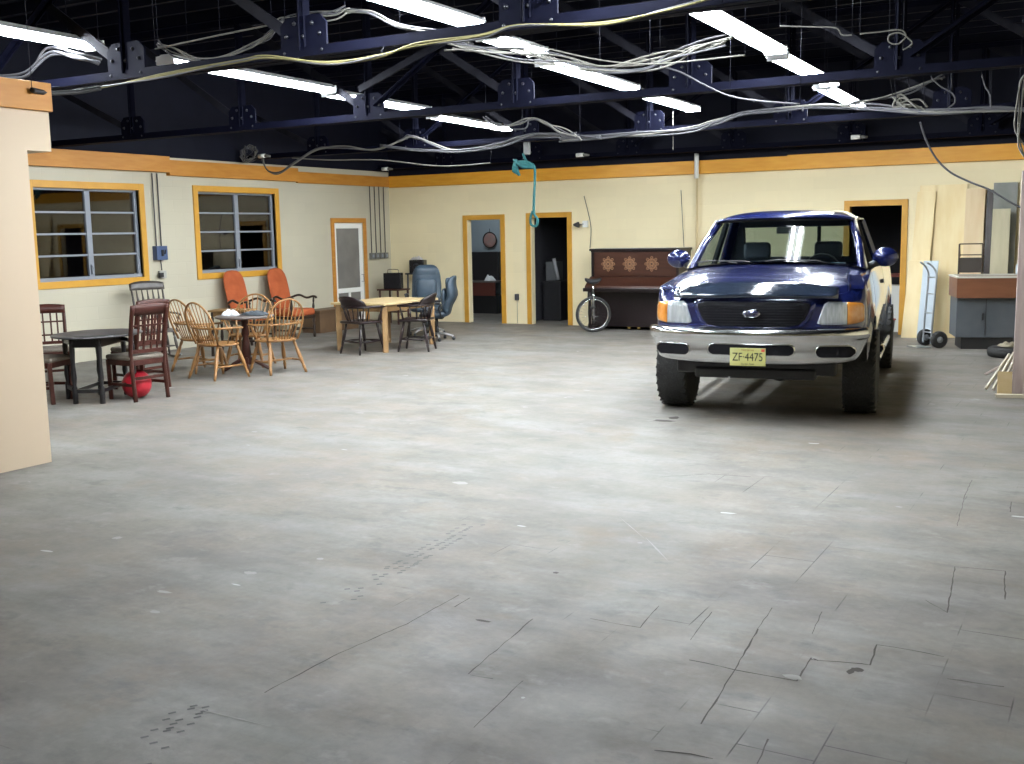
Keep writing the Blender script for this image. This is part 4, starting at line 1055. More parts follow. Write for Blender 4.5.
# ------------------------------------------------------------------ unicycle
u = empty('unicycle', (-8.12, 17.24, 0), math.radians(35), 'unicycle with silver fork and black saddle leaning on the left end of the piano', 'unicycle')
wc = Vector((0, 0, .315)); R0 = .295
MB().tube(arc(wc, R0, 0, 2*PI, 49, 'XZ')[:-1], .024, 10, closed=True).build('tyre', M_rubber, u)
rm = MB().tube(arc(wc, R0-.028, 0, 2*PI, 49, 'XZ')[:-1], .013, 8, closed=True).build('rim', M_chrome, u)
mb = MB()
for k in range(24):
    a = 2*PI*k/24; mb.tube([wc+Vector((math.cos(a+.5)*.022, (.025 if k % 2 else -.025), math.sin(a+.5)*.022)), wc+Vector((math.cos(a)*(R0-.03), 0, math.sin(a)*(R0-.03)))], .0016, 4)
mb.build('spokes', M_chrome, u)
MB().tube([wc+Vector((0, -.05, 0)), wc+Vector((0, .05, 0))], .022, 12).build('hub', M_chrome, u)
MB().tube([wc+Vector((0, -.06, 0)), wc+Vector((0, -.055, .30)), wc+Vector((0, -.03, .35)), wc+Vector((0, 0, .37))], .013, 8).tube([wc+Vector((0, .06, 0)), wc+Vector((0, .055, .30)), wc+Vector((0, .03, .35)), wc+Vector((0, 0, .37))], .013, 8).tube([wc+Vector((0, 0, .35)), wc+Vector((0, 0, .56))], .014, 10).build('fork', M_chrome, u)
for s in (-1, 1):
    c_ = MB().tube([wc+Vector((0, s*.065, 0)), wc+Vector((s*.03, s*.075, -s*.13))], .010, 8).build('crank', M_chrome, u)
    MB().box(wc+Vector((s*.03, s*.125, -s*.13)), (.09, .09, .022), bev=.006).build('pedal', M_dark, c_)
def sad(u_, v_):
    a = 2*PI*u_; b = PI*(v_-.5); c = math.cos(b)
    x = .15*math.sin(b); wdt = .045+.035*(abs(x)/.15)**1.5
    return Vector((x, wdt*math.cos(a)*c**.6 if c > 0 else 0, .89 + .05*math.sin(a)*(c**.6 if c > 0 else 0) + .05*(x/.15)**2))
mb = MB(); mb.grid(sad, 20, 14, closed_u=True); mb.build('saddle', M_dark, u)

# ------------------------------------------------------------------ right-hand corner: sheets, boards, bench, hand truck
def leaning(name, x0, x1, z, yb, yt, th, m, label, grp=None, dx=0):
    """board leaning on the wall: base at yb, top at yt, shifted sideways by dx at the top"""
    mb = MB(); vs = []
    for zz, yy, s in ((0, yb, 0), (z, yt, dx)):
        for a, b in ((x0, 0), (x1, 0), (x1, th), (x0, th)): vs.append(mb.V((a+s, yy+b, zz)))
    for f in ((0, 3, 2, 1), (4, 5, 6, 7), (0, 1, 5, 4), (1, 2, 6, 5), (2, 3, 7, 6), (3, 0, 4, 7)): mb.Fc([vs[i] for i in f])
    o = mb.build(name, m, bev=.002); tag(o, label, 'board', grp); return o
GB = 'sheets and boards leaning against the back wall'
leaning('plywood_sheet', -2.90, -2.20, 2.40, 18.10, 18.33, .02, M_ply, 'tallest pale plywood sheet leaning on the back wall right of the doorway', GB, .03)
leaning('plywood_sheet', -2.98, -2.70, 2.30, 18.02, 18.27, .018, M_ply, 'narrow pale plywood strip at the left edge of the leaning sheets', GB, .08)
leaning('plywood_sheet', -2.18, -1.90, 2.32, 18.08, 18.29, .02, M_ply2, 'browner plywood sheet right of the tallest one, above the metal rack', GB)
leaning('plywood_board', -3.02, -2.78, 1.22, 17.90, 18.10, .02, M_ply, 'short pale board leaning lowest at the left, beside the doorway', GB, .06)
leaning('dark_strip', -1.88, -1.79, 2.30, 18.12, 18.31, .03, M_darkw, 'thin dark brown strip standing between the plywood and the grey panel', GB)  # dark upright strip filling the space beside the grey panel
leaning('leaning_sheet', -1.79, -1.45, 2.40, 18.16, 18.33, .02, mat('grey_panel', (.20, .21, .19), .6, noise=(.26, .27, .25), nscale=4), 'grey panel standing behind the pale board at the right', GB)
leaning('pale_board', -1.77, -1.52, 2.0, 17.98, 18.12, .02, mat('pale_green_wood', (.46, .42, .28), .6, noise=(.52, .47, .32), nscale=4, stretch=(3, 3, .5)), 'pale greenish board leaning in front of the grey panel', GB)
leaning('leaning_sheet', -2.74, -2.52, 1.22, 17.62, 17.88, .02, mat('pale_blue_panel', (.46, .54, .60), .4), 'pale blue white panel leaning behind the hand truck', GB, .03)
for nm, x, z in (('wood_block', -2.68, 2.345), ('wood_block', -1.97, 2.36)): pass

# hand truck
h = empty('hand_truck', (-2.42, 16.62, 0), math.radians(-52), 'silver hand truck with black wheels leaning in front of the plywood sheets', 'hand truck')
M_silver = mat('silver_tube', (.42, .45, .48), .3, .7)
for s in (-1, 1):
    MB().tube(spline([(s*.11, -.02, .06), (s*.11, .0, .45), (s*.11, .03, .95), (s*.11, .03, 1.08), (s*.10, -.03, 1.18), (s*.09, -.11, 1.24)], 4), .014, 8).build('rail', M_silver, h)
    wh = MB().lathe((s*.19, .06, .125), [(0, -.032), (.06, -.032), (.10, -.036), (.122, -.025), (.125, 0), (.122, .025), (.10, .036), (.06, .032), (0, .032)], 24, 'X').build('wheel', M_rubber, h)
    MB().lathe((s*.19, .06, .125), [(0, -.038), (.045, -.036), (.05, -.02), (.05, .02), (.045, .036), (0, .038)], 14, 'X').build('hub', M_silver, wh)
for z, y in ((.22, -.012), (.5, .003), (.78, .02), (1.02, .032)): MB().tube([(-.11, y, z), (.11, y, z)], .010, 6).build('cross_bar', M_silver, h)
MB().tube([(-.22, .06, .125), (.22, .06, .125)], .012, 8).build('axle', M_silver, h)
MB().box((0, -.14, .012), (.30, .22, .012)).build('toe_plate', M_silver, h)

# workbench with a brown tray on a grey cabinet
b = empty('workbench', (-2.02, 16.35, 0), math.radians(15), 'brown wooden trough with a white rim on a grey cabinet at the right', 'workbench')
M_trough = mat('trough_brown', (.13, .045, .018), .45, noise=(.17, .065, .028), nscale=4, stretch=(.5, 1, 3))
MB().prism([(0, .74), (1.5, .74), (1.5, 1.02), (0, 1.02)], 0, .025, 'XZ').b2((0, .025, .74), (.025, .80, 1.02)).b2((0, .775, .74), (1.5, .80, 1.02)).b2((1.475, .025, .74), (1.5, .775, 1.02)).b2((.025, .025, .74), (1.475, .775, .77)).build('trough', M_trough, b)
MB().b2((-.01, -.015, 1.02), (1.51, .03, 1.045)).b2((-.01, .03, 1.02), (.03, .80, 1.045)).b2((-.01, .77, 1.02), (1.51, .81, 1.045)).build('rim', mat('rim_white', (.55, .53, .46), .5), b)
M_gcab = mat('grey_cabinet', (.065, .075, .088), .5, noise=(.085, .095, .108), nscale=3)
MB().b2((.02, .10, .17), (.80, .76, .74)).build('cabinet', M_gcab, b, bev=.006)
MB().b2((.405, .092, .20), (.412, .10, .72)).b2((.36, .085, .42), (.38, .10, .52)).build('door_gap', M_dark, b)
MB().b2((.10, .14, 0), (.78, .72, .17)).build('plinth', M_dark, b)
MB().b2((.82, .16, .0), (1.44, .76, .74)).build('blue_cabinet', mat('dark_blue_cabinet', (.015, .03, .045), .5), b, bev=.006)
# metal frame rack on the bench
r = empty('wire_rack', (-2.05, 16.96, 1.045), math.radians(15), 'small brown metal frame standing on the back of the trough', 'rack')
r.location = (-2.12, 17.10, 1.048)
M_rustm = mat('brown_metal', (.06, .04, .028), .5, .3)
mb = MB()
for x in (.02, .34):
    mb.bar((x, 0, 0), (x, 0, .44), .018, .018).bar((x, -.10, .26), (x, 0, .44), .014, .014)
mb.bar((.02, 0, .44), (.34, 0, .44), .018, .018).bar((.02, 0, .28), (.34, 0, .28), .016, .016).build('frame', M_rustm, r)
MB().b2((.03, -.008, .02), (.33, .004, .24)).build('mesh_panel', mat('rack_panel', (.05, .042, .034), .7), r)
for i, (x, y, m, hgt, lb) in enumerate(((-1.30, 17.20, (.5, .58, .62), .20, 'pale blue bottle standing on the trough rim beside the pale board'), (-1.18, 17.26, (.62, .62, .60), .26, 'white bottle standing rightmost on the trough at the picture edge'))):
    o = empty('bottle', (x, y, 1.047), 0, lb, 'bottle')
    MB().lathe((0, 0, 0), [(.04, 0), (.042, .01), (.042, hgt*.62), (.02, hgt*.78), (.018, hgt*.9)], 16).build('bottle_body', mat('bottle_%d' % i, m, .3), o)
    MB().lathe((0, 0, hgt*.9), [(.022, 0), (.022, hgt*.1), (.0, hgt*.1)], 14).build('cap', M_white, o)
# flat tyre-like hose reel with a beige rag
o = empty('spare_tyre', (-1.28, 15.72, 0), 0, 'small black tyre lying flat on the floor under the right end of the trough', 'tyre')
MB().lathe((0, 0, 0), [(.13, .02), (.20, .0), (.245, .02), (.255, .07), (.245, .12), (.20, .14), (.13, .12)], 32).build('tyre', M_rubber, o)
MB().lathe((0, 0, .05), [(.0, 0), (.12, 0), (.135, .02), (.135, .04)], 24).build('rim', M_steel, o)
cloth('cloth', mat('beige_rag', (.24, .21, .15), .9), (-1.25, 15.70, .142), .17, .12, .06, 21, 'beige rag draped over the small black tyre on the floor')
# weathered boards standing at the right edge and a fan of sticks at their foot
GV = 'weathered pinkish boards standing at the right edge'
for i, (x, y, w_, z, t_, lb) in enumerate(((-.93, 12.15, .10, 2.30, .03, 'leftmost weathered board standing at the right edge of the picture'), (-.86, 12.30, .12, 2.42, .05, 'tallest weathered board standing at the right edge, behind the leftmost'), (-.80, 12.02, .11, 1.62, .04, 'shorter weathered board in front of the tall ones at the right edge'))):
    mb = MB(); mb.box((x+w_/2, y, z/2), (w_, t_, z), rz=.2, ry=.012*i)
    o = mb.build('weathered_board', M_weather, bev=.003); tag(o, lb, 'board', GV)
post = MB().b2((-.72, 12.25, 0), (-.60, 12.37, 3.09)).build('steel_post', M_steel); tag(post, 'dark square post the weathered boards stand against', 'post')
rnd = random.Random(4); GS = 'pale wooden sticks fanned out on the floor'
SL = ['outermost stick of the pale fan, its foot farthest left', 'second pale stick from the left of the floor fan', 'third pale stick from the left of the floor fan', 'fourth pale stick, upright in the middle of the floor fan', 'fifth pale stick from the left of the floor fan', 'pale stick nearest to the weathered boards in the floor fan']
for i in range(6):
    a = Vector((-1.21+.07*i, 12.46-.03*i, .012)); q = Vector((-1.02+.045*i, 12.80-.02*i, .36+.02*(i % 3)))
    o = MB().bar(a, q, .022, .028).build('wooden_stick', mat('stick_pale', (.55, .49, .38), .6, noise=(.62, .56, .45), nscale=6), bev=.002); tag(o, SL[i], 'stick', GS)
o = MB().bar((-1.26, 12.86, .12), (-.99, 12.72, .30), .03, .02).build('wooden_stick', M_weather, bev=.002); tag(o, 'brownish stick lying across the top of the pale fan, pointing left', 'stick', GS)
o = MB().box((-1.0, 12.12, .125), (.14, .02, .25), rz=.15, rx=-.22).build('wood_offcut', M_oaklt, bev=.002); tag(o, 'square pale wood offcut leaning in front of the stick fan', 'offcut')
o = MB().box((-.90, 11.98, .02), (.34, .07, .035), rz=.25).build('wood_offcut', mat('stick_pale', (0, 0, 0)), bev=.002); tag(o, 'pale wood strip lying flat at the foot of the weathered boards', 'offcut')
# bucket by the right doorway
o = empty('tub', (-3.30, 17.75, 0), 0, 'grey tub with a red rim between the pickup and the plywood', 'tub')
MB().lathe((0, 0, 0), [(.0, .0), (.18, 0), (.215, .30), (.205, .30), (.17, .02), (0, .02)], 28).build('tub_body', mat('grey_plastic', (.10, .10, .13), .5), o)
MB().tube(arc((0, 0, .30), .213, 0, 2*PI, 33, 'XY')[:-1], .012, 8, closed=True).build('tub_rim', mat('red_rim', (.30, .04, .04), .5), o)
cloth('bag', mat('black_bag', (.02, .02, .022), .5), (-3.30, 17.75, .305), .15, .13, .20, 12, 'crumpled black bag heaped in the grey tub')
o = MB().b2((-3.62, 18.85, 0), (-3.20, 19.2, .78)).build('white_box', mat('white_carton', (.62, .62, .58), .6), bev=.008); tag(o, 'plain white box standing inside the right doorway', 'box')
o = empty('table', (-3.75, 19.65, 0), 0, 'dark red shelf table inside the right doorway behind the white box', 'table')
MB().b2((-.6, -.3, .90), (.8, .3, .94)).build('tabletop', mat('dark_red_top', (.18, .03, .02), .5), o)
for x in (-.55, .75):
    for y in (-.26, .26): MB().bar((x, y, .90), (x, y, 0), .05, .05).build('leg', M_dark, o)

# ------------------------------------------------------------------ seen through the back doorways
o = empty('desk', (-12.55, 20.75, 0), 0, 'dark desk with a reddish drawer front in the blue room behind the left doorway', 'desk')
MB().b2((-.55, -.30, .69), (.55, .35, .72)).build('desktop', mat('desk_top', (.12, .10, .09), .4), o)
MB().b2((-.52, -.28, .40), (.52, -.26, .69)).build('drawer_front', mat('drawer_red', (.13, .035, .025), .5), o)
MB().b2((-.52, -.22, 0), (.52, .33, .40)).build('base', M_dark, o)
o = MB().b2((-13.05, 20.95, .722), (-12.22, 21.12, 1.36)).build('hutch', mat('hutch_dark', (.02, .018, .02), .4), bev=.01); tag(o, 'dark upright cabinet standing on the desk in the blue room', 'cabinet')
cloth('cloth', mat('white_cloth', (0, 0, 0)), (-12.25, 20.60, .722), .13, .10, .13, 31, 'white crumpled cloth on the right end of the desk in the blue room')
o = empty('wall_ornament', (-12.55, 21.17, 1.62), 0, 'round pinkish wall ornament hanging on the blue room wall', 'ornament')
MB().lathe((0, 0, 0), [(0, .01), (.10, .02), (.16, .015), (.17, 0)], 24, 'Y').build('plate', mat('ornament_pink', (.42, .22, .20), .6, noise=(.30, .24, .22), nscale=12), o)
MB().tube([(0, -.01, .16), (0, -.005, .26)], .006, 6).build('hanger', M_dark, o)
MB().tube(arc((0, -.015, 0), .175, 0, 2*PI, 25, 'XZ')[:-1], .012, 6, closed=True).build('ring', M_darkw, o)
c_ = at(547, 305, Y=19.3)
o = MB().b2((c_.x-.04, 19.2, 0), (c_.x+.36, 19.7, .80)).build('black_cabinet', M_dark, bev=.01); tag(o, 'black cabinet just inside the dark middle doorway', 'cabinet')
o = MB().b2((c_.x-.02, 19.30, .803), (c_.x+.22, 19.6, 1.18)).build('grey_box', mat('grey_box', (.10, .105, .11), .6), bev=.01); tag(o, 'grey box on top of the black cabinet in the dark doorway', 'box')
o = MB().tube([(c_.x+.28, 19.28, .82), (c_.x+.20, 19.24, 1.25)], .035, 12).build('cardboard_tube', mat('tube_white', (.35, .36, .38), .5)); tag(o, 'pale tube leaning on the grey box in the dark doorway', 'tube')

# ------------------------------------------------------------------ wall fittings
o = empty('switch_box', (XL, 12.12, 1.56), 0, 'blue grey switch box with two conduits, on the left wall between the windows', 'switch box')
MB().b2((.0, -.11, -.11), (.10, .11, .11)).build('box', mat('blue_box', (.045, .075, .16), .5), o, bev=.006)
MB().b2((.10, -.02, -.05), (.115, .02, .05)).tube([(.11, .04, -.02), (.13, .04, .05)], .008, 6).build('lever', M_dark, o)
MB().tube([(.03, -.05, .11), (.03, -.05, 1.24)], .010, 8).build('conduit', M_cableg, o); MB().tube([(.03, .05, .11), (.03, .05, 1.24)], .010, 8).build('conduit', M_cableg, o)
MB().tube([(.03, .02, -.11), (.03, .03, -.275)], .009, 8).build('conduit', M_cableg, o)
o = empty('outlet', (XL, 12.16, 1.22), 0, 'small white outlet box below the blue switch box', 'outlet')
MB().b2((0, -.07, -.06), (.045, .07, .06)).build('outlet_box', mat('outlet_grey', (.35, .35, .32), .5), o, bev=.004); MB().b2((.045, -.10, -.04), (.08, -.02, .03)).build('plug', M_dark, o)
for k in range(4):
    y = 17.68+k*.155
    o = empty('junction_box', (XL, y, 1.36), 0, ('leftmost', 'second from left', 'third from left', 'rightmost')[k]+' of the four grey junction boxes near the corner', 'junction box', 'junction boxes with conduits near the corner')
    MB().b2((0, -.06, -.06), (.06, .06, .06)).build('box', mat('galvanised_box', (.15, .15, .14), .5), o, bev=.004)
    MB().b2((.06, -.025, -.03), (.066, .025, .03)).build('cover', M_alu, o)
    MB().tube([(.025, 0, .06), (.025, 0, 1.42)], .009, 8).build('conduit', M_cableg, o)
c_ = at(517.5, 297, Y=YB)
o = empty('outlet', (c_.x, YB, c_.z), 0, 'small wall outlet with a conduit down to the floor between the two left doorways', 'outlet')
MB().b2((-.035, -.05, -.06), (.035, 0, .06)).build('outlet_box', M_cableg, o); MB().tube([(0, -.015, -.06), (0, -.015, -c_.z+.01)], .008, 6).build('conduit', mat('conduit_cream', (.45, .40, .28), .5), o)
c_ = at(586, 224, Y=YB)
o = empty('floodlight', (c_.x, YB, c_.z), 0, 'small floodlight bracket on the wall right of the middle doorway', 'floodlight')
MB().b2((-.05, -.05, -.06), (.05, 0, .06)).build('mount', M_white, o); MB().tube([(-.03, -.05, 0), (-.12, -.09, -.01)], .012, 6).build('arm', M_cableg, o)
MB().lathe((-.16, -.10, -.01), [(.02, -.05), (.05, .03), (.055, .05), (0, .05)], 14, 'X').build('lamp_head', M_cableg, o)
# white pipe on the back wall
c_ = at(697, 200, Y=18.3)
o = empty('wall_pipe', (c_.x, 18.30, 0), 0, 'vertical cream pipe with a white top sleeve on the back wall left of the pickup', 'pipe')
MB().tube([(0, 0, .0), (0, 0, 2.95)], .022, 10).build('pipe', mat('pipe_cream', (.60, .47, .26), .5), o)
MB().tube([(0, -.03, 2.66), (0, -.03, 3.09)], .040, 12).build('sleeve', M_white, o)

# ------------------------------------------------------------------ cables and ropes
def cable(name, label, pts, Y, r, m, grp=None, strands=1, jit=.03, cat='cable', seed=1, k=6):
    rnd = random.Random(seed)
    P = [at(p[0], p[1], Y=(p[2] if len(p) > 2 else Y)) for p in pts]
    for j in range(strands):
        Q = [p + Vector((rnd.uniform(-jit, jit), rnd.uniform(-jit, jit)*.6, rnd.uniform(-jit, jit)))*(1 if j else 0) for p in P]
        o = MB().tube(spline(Q, k), r, 6).build(name, m)
        tag(o, label, cat, grp)
        if cat == 'cable' and Y != 17.4:
            for q in {0, len(P)//2, len(P)-1}: tie(P[q], Vector(), o)
    return o
def tie(p, origin, parent, up=None):
    """short tie that fixes a wire to the nearest truss chord, or to the roof"""
    Yt = min(NODES, key=lambda q: abs(q-p.y))
    if up is None: up = abs(Yt-p.y) > .75 or p.z > 3.2
    q = Vector((p.x, p.y, ZT-.001)) if up else Vector((p.x, Yt + (.08 if p.y > Yt else -.08), 3.105))
    MB().tube([p-origin, q-origin], .0028, 5).build('tie', M_navy, parent)
def bundle(label, pts, Y, r, m, n, jit, grp, seed, cat='cable bundle'):
    """a bundle of wires tied together: one thing, each wire a part"""
    rnd = random.Random(seed); P = [at(p[0], p[1], Y=(p[2] if len(p) > 2 else Y)) for p in pts]
    e = empty('cable_bundle', P[0], 0, label, cat, grp)
    for j in range(n):
        Q = [p + (Vector((rnd.uniform(-jit, jit), rnd.uniform(-jit, jit)*.5, rnd.uniform(-jit, jit))) if j else Vector()) - P[0] for p in P]
        MB().tube(spline(Q, 6), r, 6).build('wire', m[j % len(m)], e)
    for q in {0, len(P)//2, len(P)-1}: tie(P[q], P[0], e)
    return e
G1 = 'cables slung along the roof trusses'
bundle('yellowish cable pair running the length of the nearest truss chord', [(28, 88, 6.1), (60, 94), (110, 86), (165, 75), (240, 62), (268, 58), (330, 62), (380, 55), (415, 46), (480, 36), (520, 26), (600, 23), (660, 12), (720, -4)], 6.36, .007, [M_cabley, M_cableg, M_cabley], 3, .02, G1, 2)
bundle('loose white wires drooping from the nearest truss at the left', [(158, 43), (172, 52), (195, 58), (222, 57), (250, 48), (272, 34), (283, 22), (310, 17), (335, 15), (345, 9)], 6.7, .006, [M_cable, M_cableg], 5, .035, G1, 3)
cable('cable', 'straight pale wire stretched from the left gusset up to the right', [(155, 49), (220, 35), (285, 22)], 6.66, .007, M_cable, G1)
bundle('dark cables drooping from the truss down to the orange board of the near wall', [(100, 62, 6.7), (75, 58), (50, 52), (25, 72), (0, 76)], 6.5, .012, [M_cableg], 3, .04, G1, 5)
cable('cable', 'thick dark cable entering the orange board at the near wall end', [(32, 90, 5.6), (48, 93, 5.8), (75, 92, 6.1), (100, 88, 6.36)], 6.3, .022, M_dark, G1)
bundle('white wires running from the truss top centre down to the right', [(345, 12), (370, 14), (400, 27), (430, 32), (470, 40)], 6.8, .006, [M_cable, M_cableg], 5, .03, G1, 6)
bundle('sheaf of white wires crossing between the middle and right light rows', [(448, 44), (480, 49), (520, 54), (560, 60), (600, 66), (640, 65), (670, 58), (700, 48), (732, 38)], 8.1, .008, [M_cable, M_cable, M_cableg], 7, .055, G1, 7)
cable('cable', 'single thin white wire arching over the sheaf of wires', [(500, 38), (545, 48), (600, 60), (650, 64), (700, 60), (745, 55)], 8.0, .006, M_cable, G1)
cable('cable', 'pale wire curving down right from the sheaf toward the cable run', [(660, 66), (680, 72), (705, 85), (730, 96), (760, 101), (800, 104)], 9.6, .008, M_cableg, G1)
bundle('thick grey cable run wrapped along the third truss across the hall', [(560, 139), (600, 137), (640, 134), (690, 129), (715, 122), (745, 113), (785, 108), (830, 108), (880, 108), (940, 111), (1000, 110), (1030, 108)], 13.9, .014, [M_cableg, M_cableg, M_cable], 5, .045, G1, 8)
bundle('wavy white wires hanging left of the teal rope', [(262, 158), (268, 171), (280, 172), (296, 161), (318, 149), (345, 146), (375, 150), (400, 141), (412, 136), (430, 142), (455, 150), (490, 147), (520, 138), (560, 137)], 13.9, .011, [M_cable, M_cableg], 3, .04, G1, 9)
bundle('grey wires sagging between the third truss nodes at centre', [(380, 146), (420, 151), (460, 150), (500, 146), (530, 136), (560, 134), (600, 137)], 13.8, .011, [M_cableg], 3, .04, G1, 10)
cable('cable', 'white wire with a crimped end above the back wall at left centre', [(292, 158), (330, 160), (380, 160), (440, 166), (490, 163)], 14.05, .010, M_cable, G1)
bundle('messy white wires over the middle truss node near the hoist', [(486, 120), (500, 126), (520, 124), (532, 118), (545, 122), (560, 132), (580, 137)], 12.5, .009, [M_cable, M_cableg], 4, .06, G1, 11)
bundle('pale cables rising from the right light row to the upper right', [(850, 104), (880, 98), (910, 90), (935, 80), (945, 77)], 10.6, .008, [M_cableg, M_cable], 3, .03, G1, 12)
cable('cable', 'pale wire curling down from the second truss at the right', [(932, 78), (940, 86), (952, 93), (955, 102), (948, 108)], 10.5, .007, M_cableg, G1)
cable('cable', 'wire hanging in a curve from the second truss near the right edge', [(982, 75), (985, 86), (990, 95), (991, 108)], 10.5, .007, M_cableg, G1)
bundle('tangle of white wire where the cable run meets the right light row', [(893, 97), (900, 104), (908, 108), (897, 103), (903, 98), (915, 105), (925, 110)], 10.6, .009, [M_cable], 3, .05, G1, 13)
cable('cable', 'pale wire with a looped curl hanging from the roof at upper right', [(860, 34), (880, 32), (900, 30), (906, 36), (898, 44), (889, 42), (890, 35), (900, 33), (908, 38), (912, 44), (903, 50)], 7.6, .005, M_cable, G1)
cable('cable', 'pale zigzag wire under the roof right of the largest light', [(780, 26), (815, 27), (836, 28), (842, 35), (852, 35)], 7.6, .005, M_cable, G1)
cable('cable', 'dark cable looping from the truss down over the plywood sheets', [(920, 122), (926, 140), (936, 158), (950, 172), (970, 182), (990, 190), (1012, 203), (1030, 212)], 17.4, .016, M_cableg, G1)
bundle('white cables hanging in loops at the top right edge', [(1030, 70), (1020, 82), (1019, 110), (1018, 130), (1022, 150), (1030, 165)], 11.8, .008, [M_cable], 3, .04, G1, 14)
cable('cable', 'thin wire drop from the middle row light to the truss below', [(673, 112), (673, 130), (673, 150)], 14.3, .006, M_cable, G1)
cable('wire', 'thin dark wire hanging down to the left end of the piano top', [(584, 196), (588, 212), (591, 228), (590, 248)], 18.33, .006, M_cableg, None, cat='wire')
cable('wire', 'thin dark wire hanging down to the right end of the piano top', [(681, 190), (682, 210), (684, 247)], 18.33, .006, M_cableg, None, cat='wire')
# tangle of wire with a bulb holder, left
c_ = at(249, 154, Y=14.05); rnd = random.Random(5)
e = empty('wire_tangle', c_, 0, 'balled-up tangle of pale wire on the third truss above the second window', 'wire tangle')
for j in range(7):
    a = rnd.uniform(0, PI); Rm = Matrix.Rotation(a, 3, 'Z') @ Matrix.Rotation(rnd.uniform(-1, 1), 3, 'Y')
    MB().tube([Rm @ Vector((.15*math.cos(t), .02*math.sin(3*t), .10*math.sin(t))) + Vector((rnd.uniform(-.04, .04), 0, rnd.uniform(-.03, .03))) for t in [2*PI*q/20 for q in range(20)]], .008, 5, closed=True).build('wire_loop', M_cable if j % 2 else M_cableg, e)
for px, py, lb in ((263, 156, 'small bulb holder beside the tangle of wire above the second window'), (386, 169, 'small white bulb holder above the corner of the back wall'), (581, 155, 'small white bulb holder above the dark middle doorway'), (857, 137, 'small white bulb holder above the right doorway')):
    c_ = at(px, py, Y=14.1 if px < 300 else 17.8)
    o = empty('bulb_holder', c_, 0, lb, 'bulb holder', 'bulb holders along the trusses')
    tie(Vector(c_)+Vector((0, 0, .0)), Vector(c_), o, True); MB().tube([(-.09, 0, 0), (.05, 0, 0)], .036, 10).build('socket', M_white, o); MB().tube([(.05, 0, 0), (.16, 0, -.01)], [.030, .018], 8).build('cord_end', M_cable, o)
# hoist block and teal rope
c_ = at(527, 148, Y=14.2)
o = empty('hoist_block', c_, 0, 'small grey hoist block hanging under the third truss above the teal rope', 'hoist')
MB().box((0, 0, .0), (.10, .06, .20), bev=.02).build('block', mat('hoist_grey', (.20, .20, .20), .5, .3), o)
MB().tube(arc((0, 0, .15), .05, -.6, PI+.6, 12, 'XZ'), .012, 6).build('hook', M_cable, o)
M_teal = mat('teal_rope', (.006, .075, .08), .8, noise=(.012, .11, .115), nscale=30)
c_ = at(524, 166, Y=14.2)
o = empty('rope', c_, 0, 'teal rope wound in a bunch under the truss with one end hanging in a loop', 'rope')
for j in range(6):
    MB().tube(spline([(-.17+.02*j, -.02, -.08-.012*j), (-.13, -.05, .03+.012*j), (0, -.05, .06-.014*j), (.13, -.04, .03-.01*j), (.15, .02, -.03), (.0, .05, -.02+.012*j), (-.13, .03, .02)], 4), .022, 6).build('rope_coil', M_teal, o)
p0 = at(534, 166, Y=14.2)-c_; p1 = at(534, 213, Y=14.2)-c_
MB().tube(spline([Vector((.0, -.02, .18)), Vector((.06, -.03, .06)), p0, p0.lerp(p1, .3)+Vector((.015, 0, 0)), p0.lerp(p1, .65), p1, p1+Vector((.06, 0, -.10)), p1+Vector((.03, 0, -.19)), p1+Vector((-.05, 0, -.17)), p1+Vector((-.06, 0, -.07)), p1+Vector((-.02, 0, .03))], 5), .019, 6).build('rope_tail', M_teal, o)

# ------------------------------------------------------------------ open seams and tread marks in the floor
M_seam = mat('seam_dirt', (.055, .047, .040), .9)
def seam(pts, w=.009):
    rnd = random.Random(len(pts)*7+int(pts[0][0])); P = [at(p[0], p[1], Z=0) for p in pts]; Q = []
    for a, b in zip(P, P[1:]):
        n = max(2, int((b-a).length/.05))
        for k in range(n): Q.append(a.lerp(b, k/n)+Vector((rnd.uniform(-.003, .003), rnd.uniform(-.003, .003), 0)))
    Q.append(P[-1]); mb = MB(); prev = None
    for i, p in enumerate(Q):
        t = (Q[min(i+1, len(Q)-1)]-Q[max(i-1, 0)]).normalized(); nrm = Vector((-t.y, t.x, 0)); h = w*rnd.uniform(.35, 1)*.5
        cur = [mb.V(p+nrm*h*s_+Vector((0, 0, .0012))) for s_ in (-1, 1)]
        if prev: mb.Fc([prev[0], cur[0], cur[1], prev[1]])
        prev = cur
    return mb.build('seam', M_seam, FLOOR)
for L_, w_ in (([(701, 724), (735, 670), (758, 629)], .009), ([(690, 660), (735, 670), (797, 681), (811, 658), (818, 661)], .009), ([(811, 660), (852, 663), (870, 665), (877, 645), (910, 650), (944, 657)], .010),
    ([(947, 679), (1004, 687)], .008), ([(947, 613), (955, 567), (1005, 571), (1005, 600)], .008), ([(655, 751), (690, 754), (713, 759)], .009), ([(768, 739), (757, 764)], .008),
    ([(660, 477), (680, 476), (709, 474), (751, 477)], .010), ([(264, 693), (340, 653), (407, 624), (459, 595)], .008), ([(468, 674), (500, 647), (533, 619)], .007), ([(470, 675), (493, 679)], .006),
    ([(473, 728), (523, 681)], .006), ([(590, 619), (640, 628), (659, 606)], .007), ([(690, 640), (712, 612)], .005), ([(758, 629), (772, 608)], .005), ([(812, 634), (822, 612)], .006), ([(957, 526), (965, 495), (972, 480)], .006), ([(1010, 512), (1011, 502), (1024, 504)], .008), ([(925, 600), (946, 612)], .005), ([(455, 607), (470, 598)], .01)): seam(L_, w_)
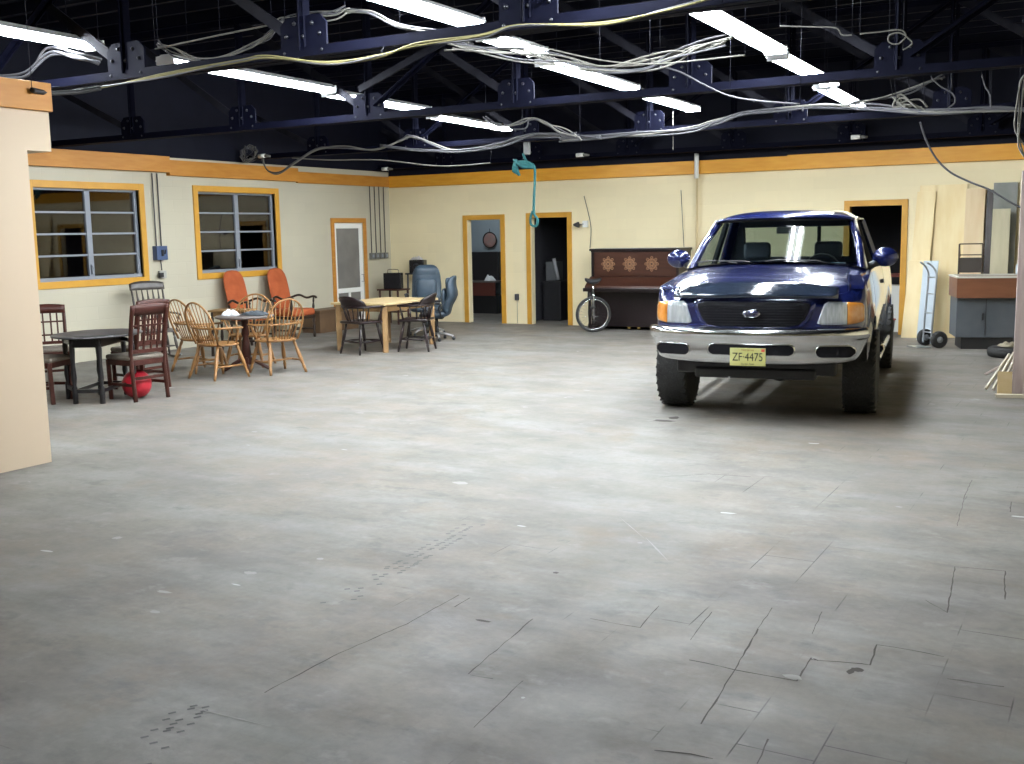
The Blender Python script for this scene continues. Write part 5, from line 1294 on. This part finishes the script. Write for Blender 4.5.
def blot(px, py, rx, ry, m=M_seam, name='stain'):
    c = at(px, py, Z=0); mb = MB(); vs = [mb.V(c+Vector((rx*math.cos(a)*random.uniform(.6, 1), ry*math.sin(a)*random.uniform(.6, 1), .0014))) for a in [2*PI*k/14 for k in range(14)]]
    mb.Fc(vs); return mb.build(name, m, FLOOR)
for q in ((857, 670, .035, .03), (556, 573, .02, .02), (664, 421, .14, .06), (674, 418, .06, .09), (850, 672, .02, .03), (483, 621, .05, .015)): blot(*q)
M_pale = mat('paint_fleck', (.27, .265, .245), .8)
for q in ((360, 413, .06, .03), (460, 483, .07, .05), (320, 559, .03, .02), (155, 612, .04, .02), (117, 538, .04, .03), (164, 592, .06, .02), (250, 573, .05, .03), (793, 677, .05, .03), (899, 507, .03, .02), (640, 543, .02, .015), (523, 698, .01, .01)): blot(*q, m=M_pale, name='paint_fleck')
def scratch(a, b, w=.012):
    p, q = at(*a, Z=0), at(*b, Z=0); t = (q-p).normalized(); n_ = Vector((-t.y, t.x, 0)); mb = MB(); m_ = p.lerp(q, .5)
    mb.Fc([mb.V(v+Vector((0, 0, .0015))) for v in (p, m_-n_*w/2, q, m_+n_*w/2)]); return mb.build('scratch', M_pale, FLOOR)
scratch((645, 537), (669, 562)); scratch((193, 708), (272, 727), .010); scratch((618, 516), (646, 540), .006)
# tyre tread prints: rows of small lugs
rnd = random.Random(2)
for (a, b) in (((334, 604), (477, 523)), ((128, 768), (196, 704))):
    p, q = at(*a, Z=0), at(*b, Z=0); L_ = (q-p).length; t = (q-p)/L_; n_ = Vector((-t.y, t.x, 0)); mb = MB(); k = 0
    while k*.03 < L_:
        for off in (-.055, 0, .055):
            if rnd.random() < (.62 if off < .05 else .3)*min(1, .35+k*.03/L_):
                c = p+t*(k*.03+rnd.uniform(-.008, .008))+n_*(off+rnd.uniform(-.006, .006)); d1 = (t*.8+n_*.6)*.007; d2 = (n_*.8-t*.6)*.014
                mb.Fc([mb.V(c+s1*d1+s2*d2+Vector((0, 0, .0013))) for s1, s2 in ((-1, -1), (1, -1), (1, 1), (-1, 1))])
        k += 1
    tag(mb.build('tread_marks', mat('tread_dirt', (.095, .093, .092), .9), FLOOR), kind='stuff')
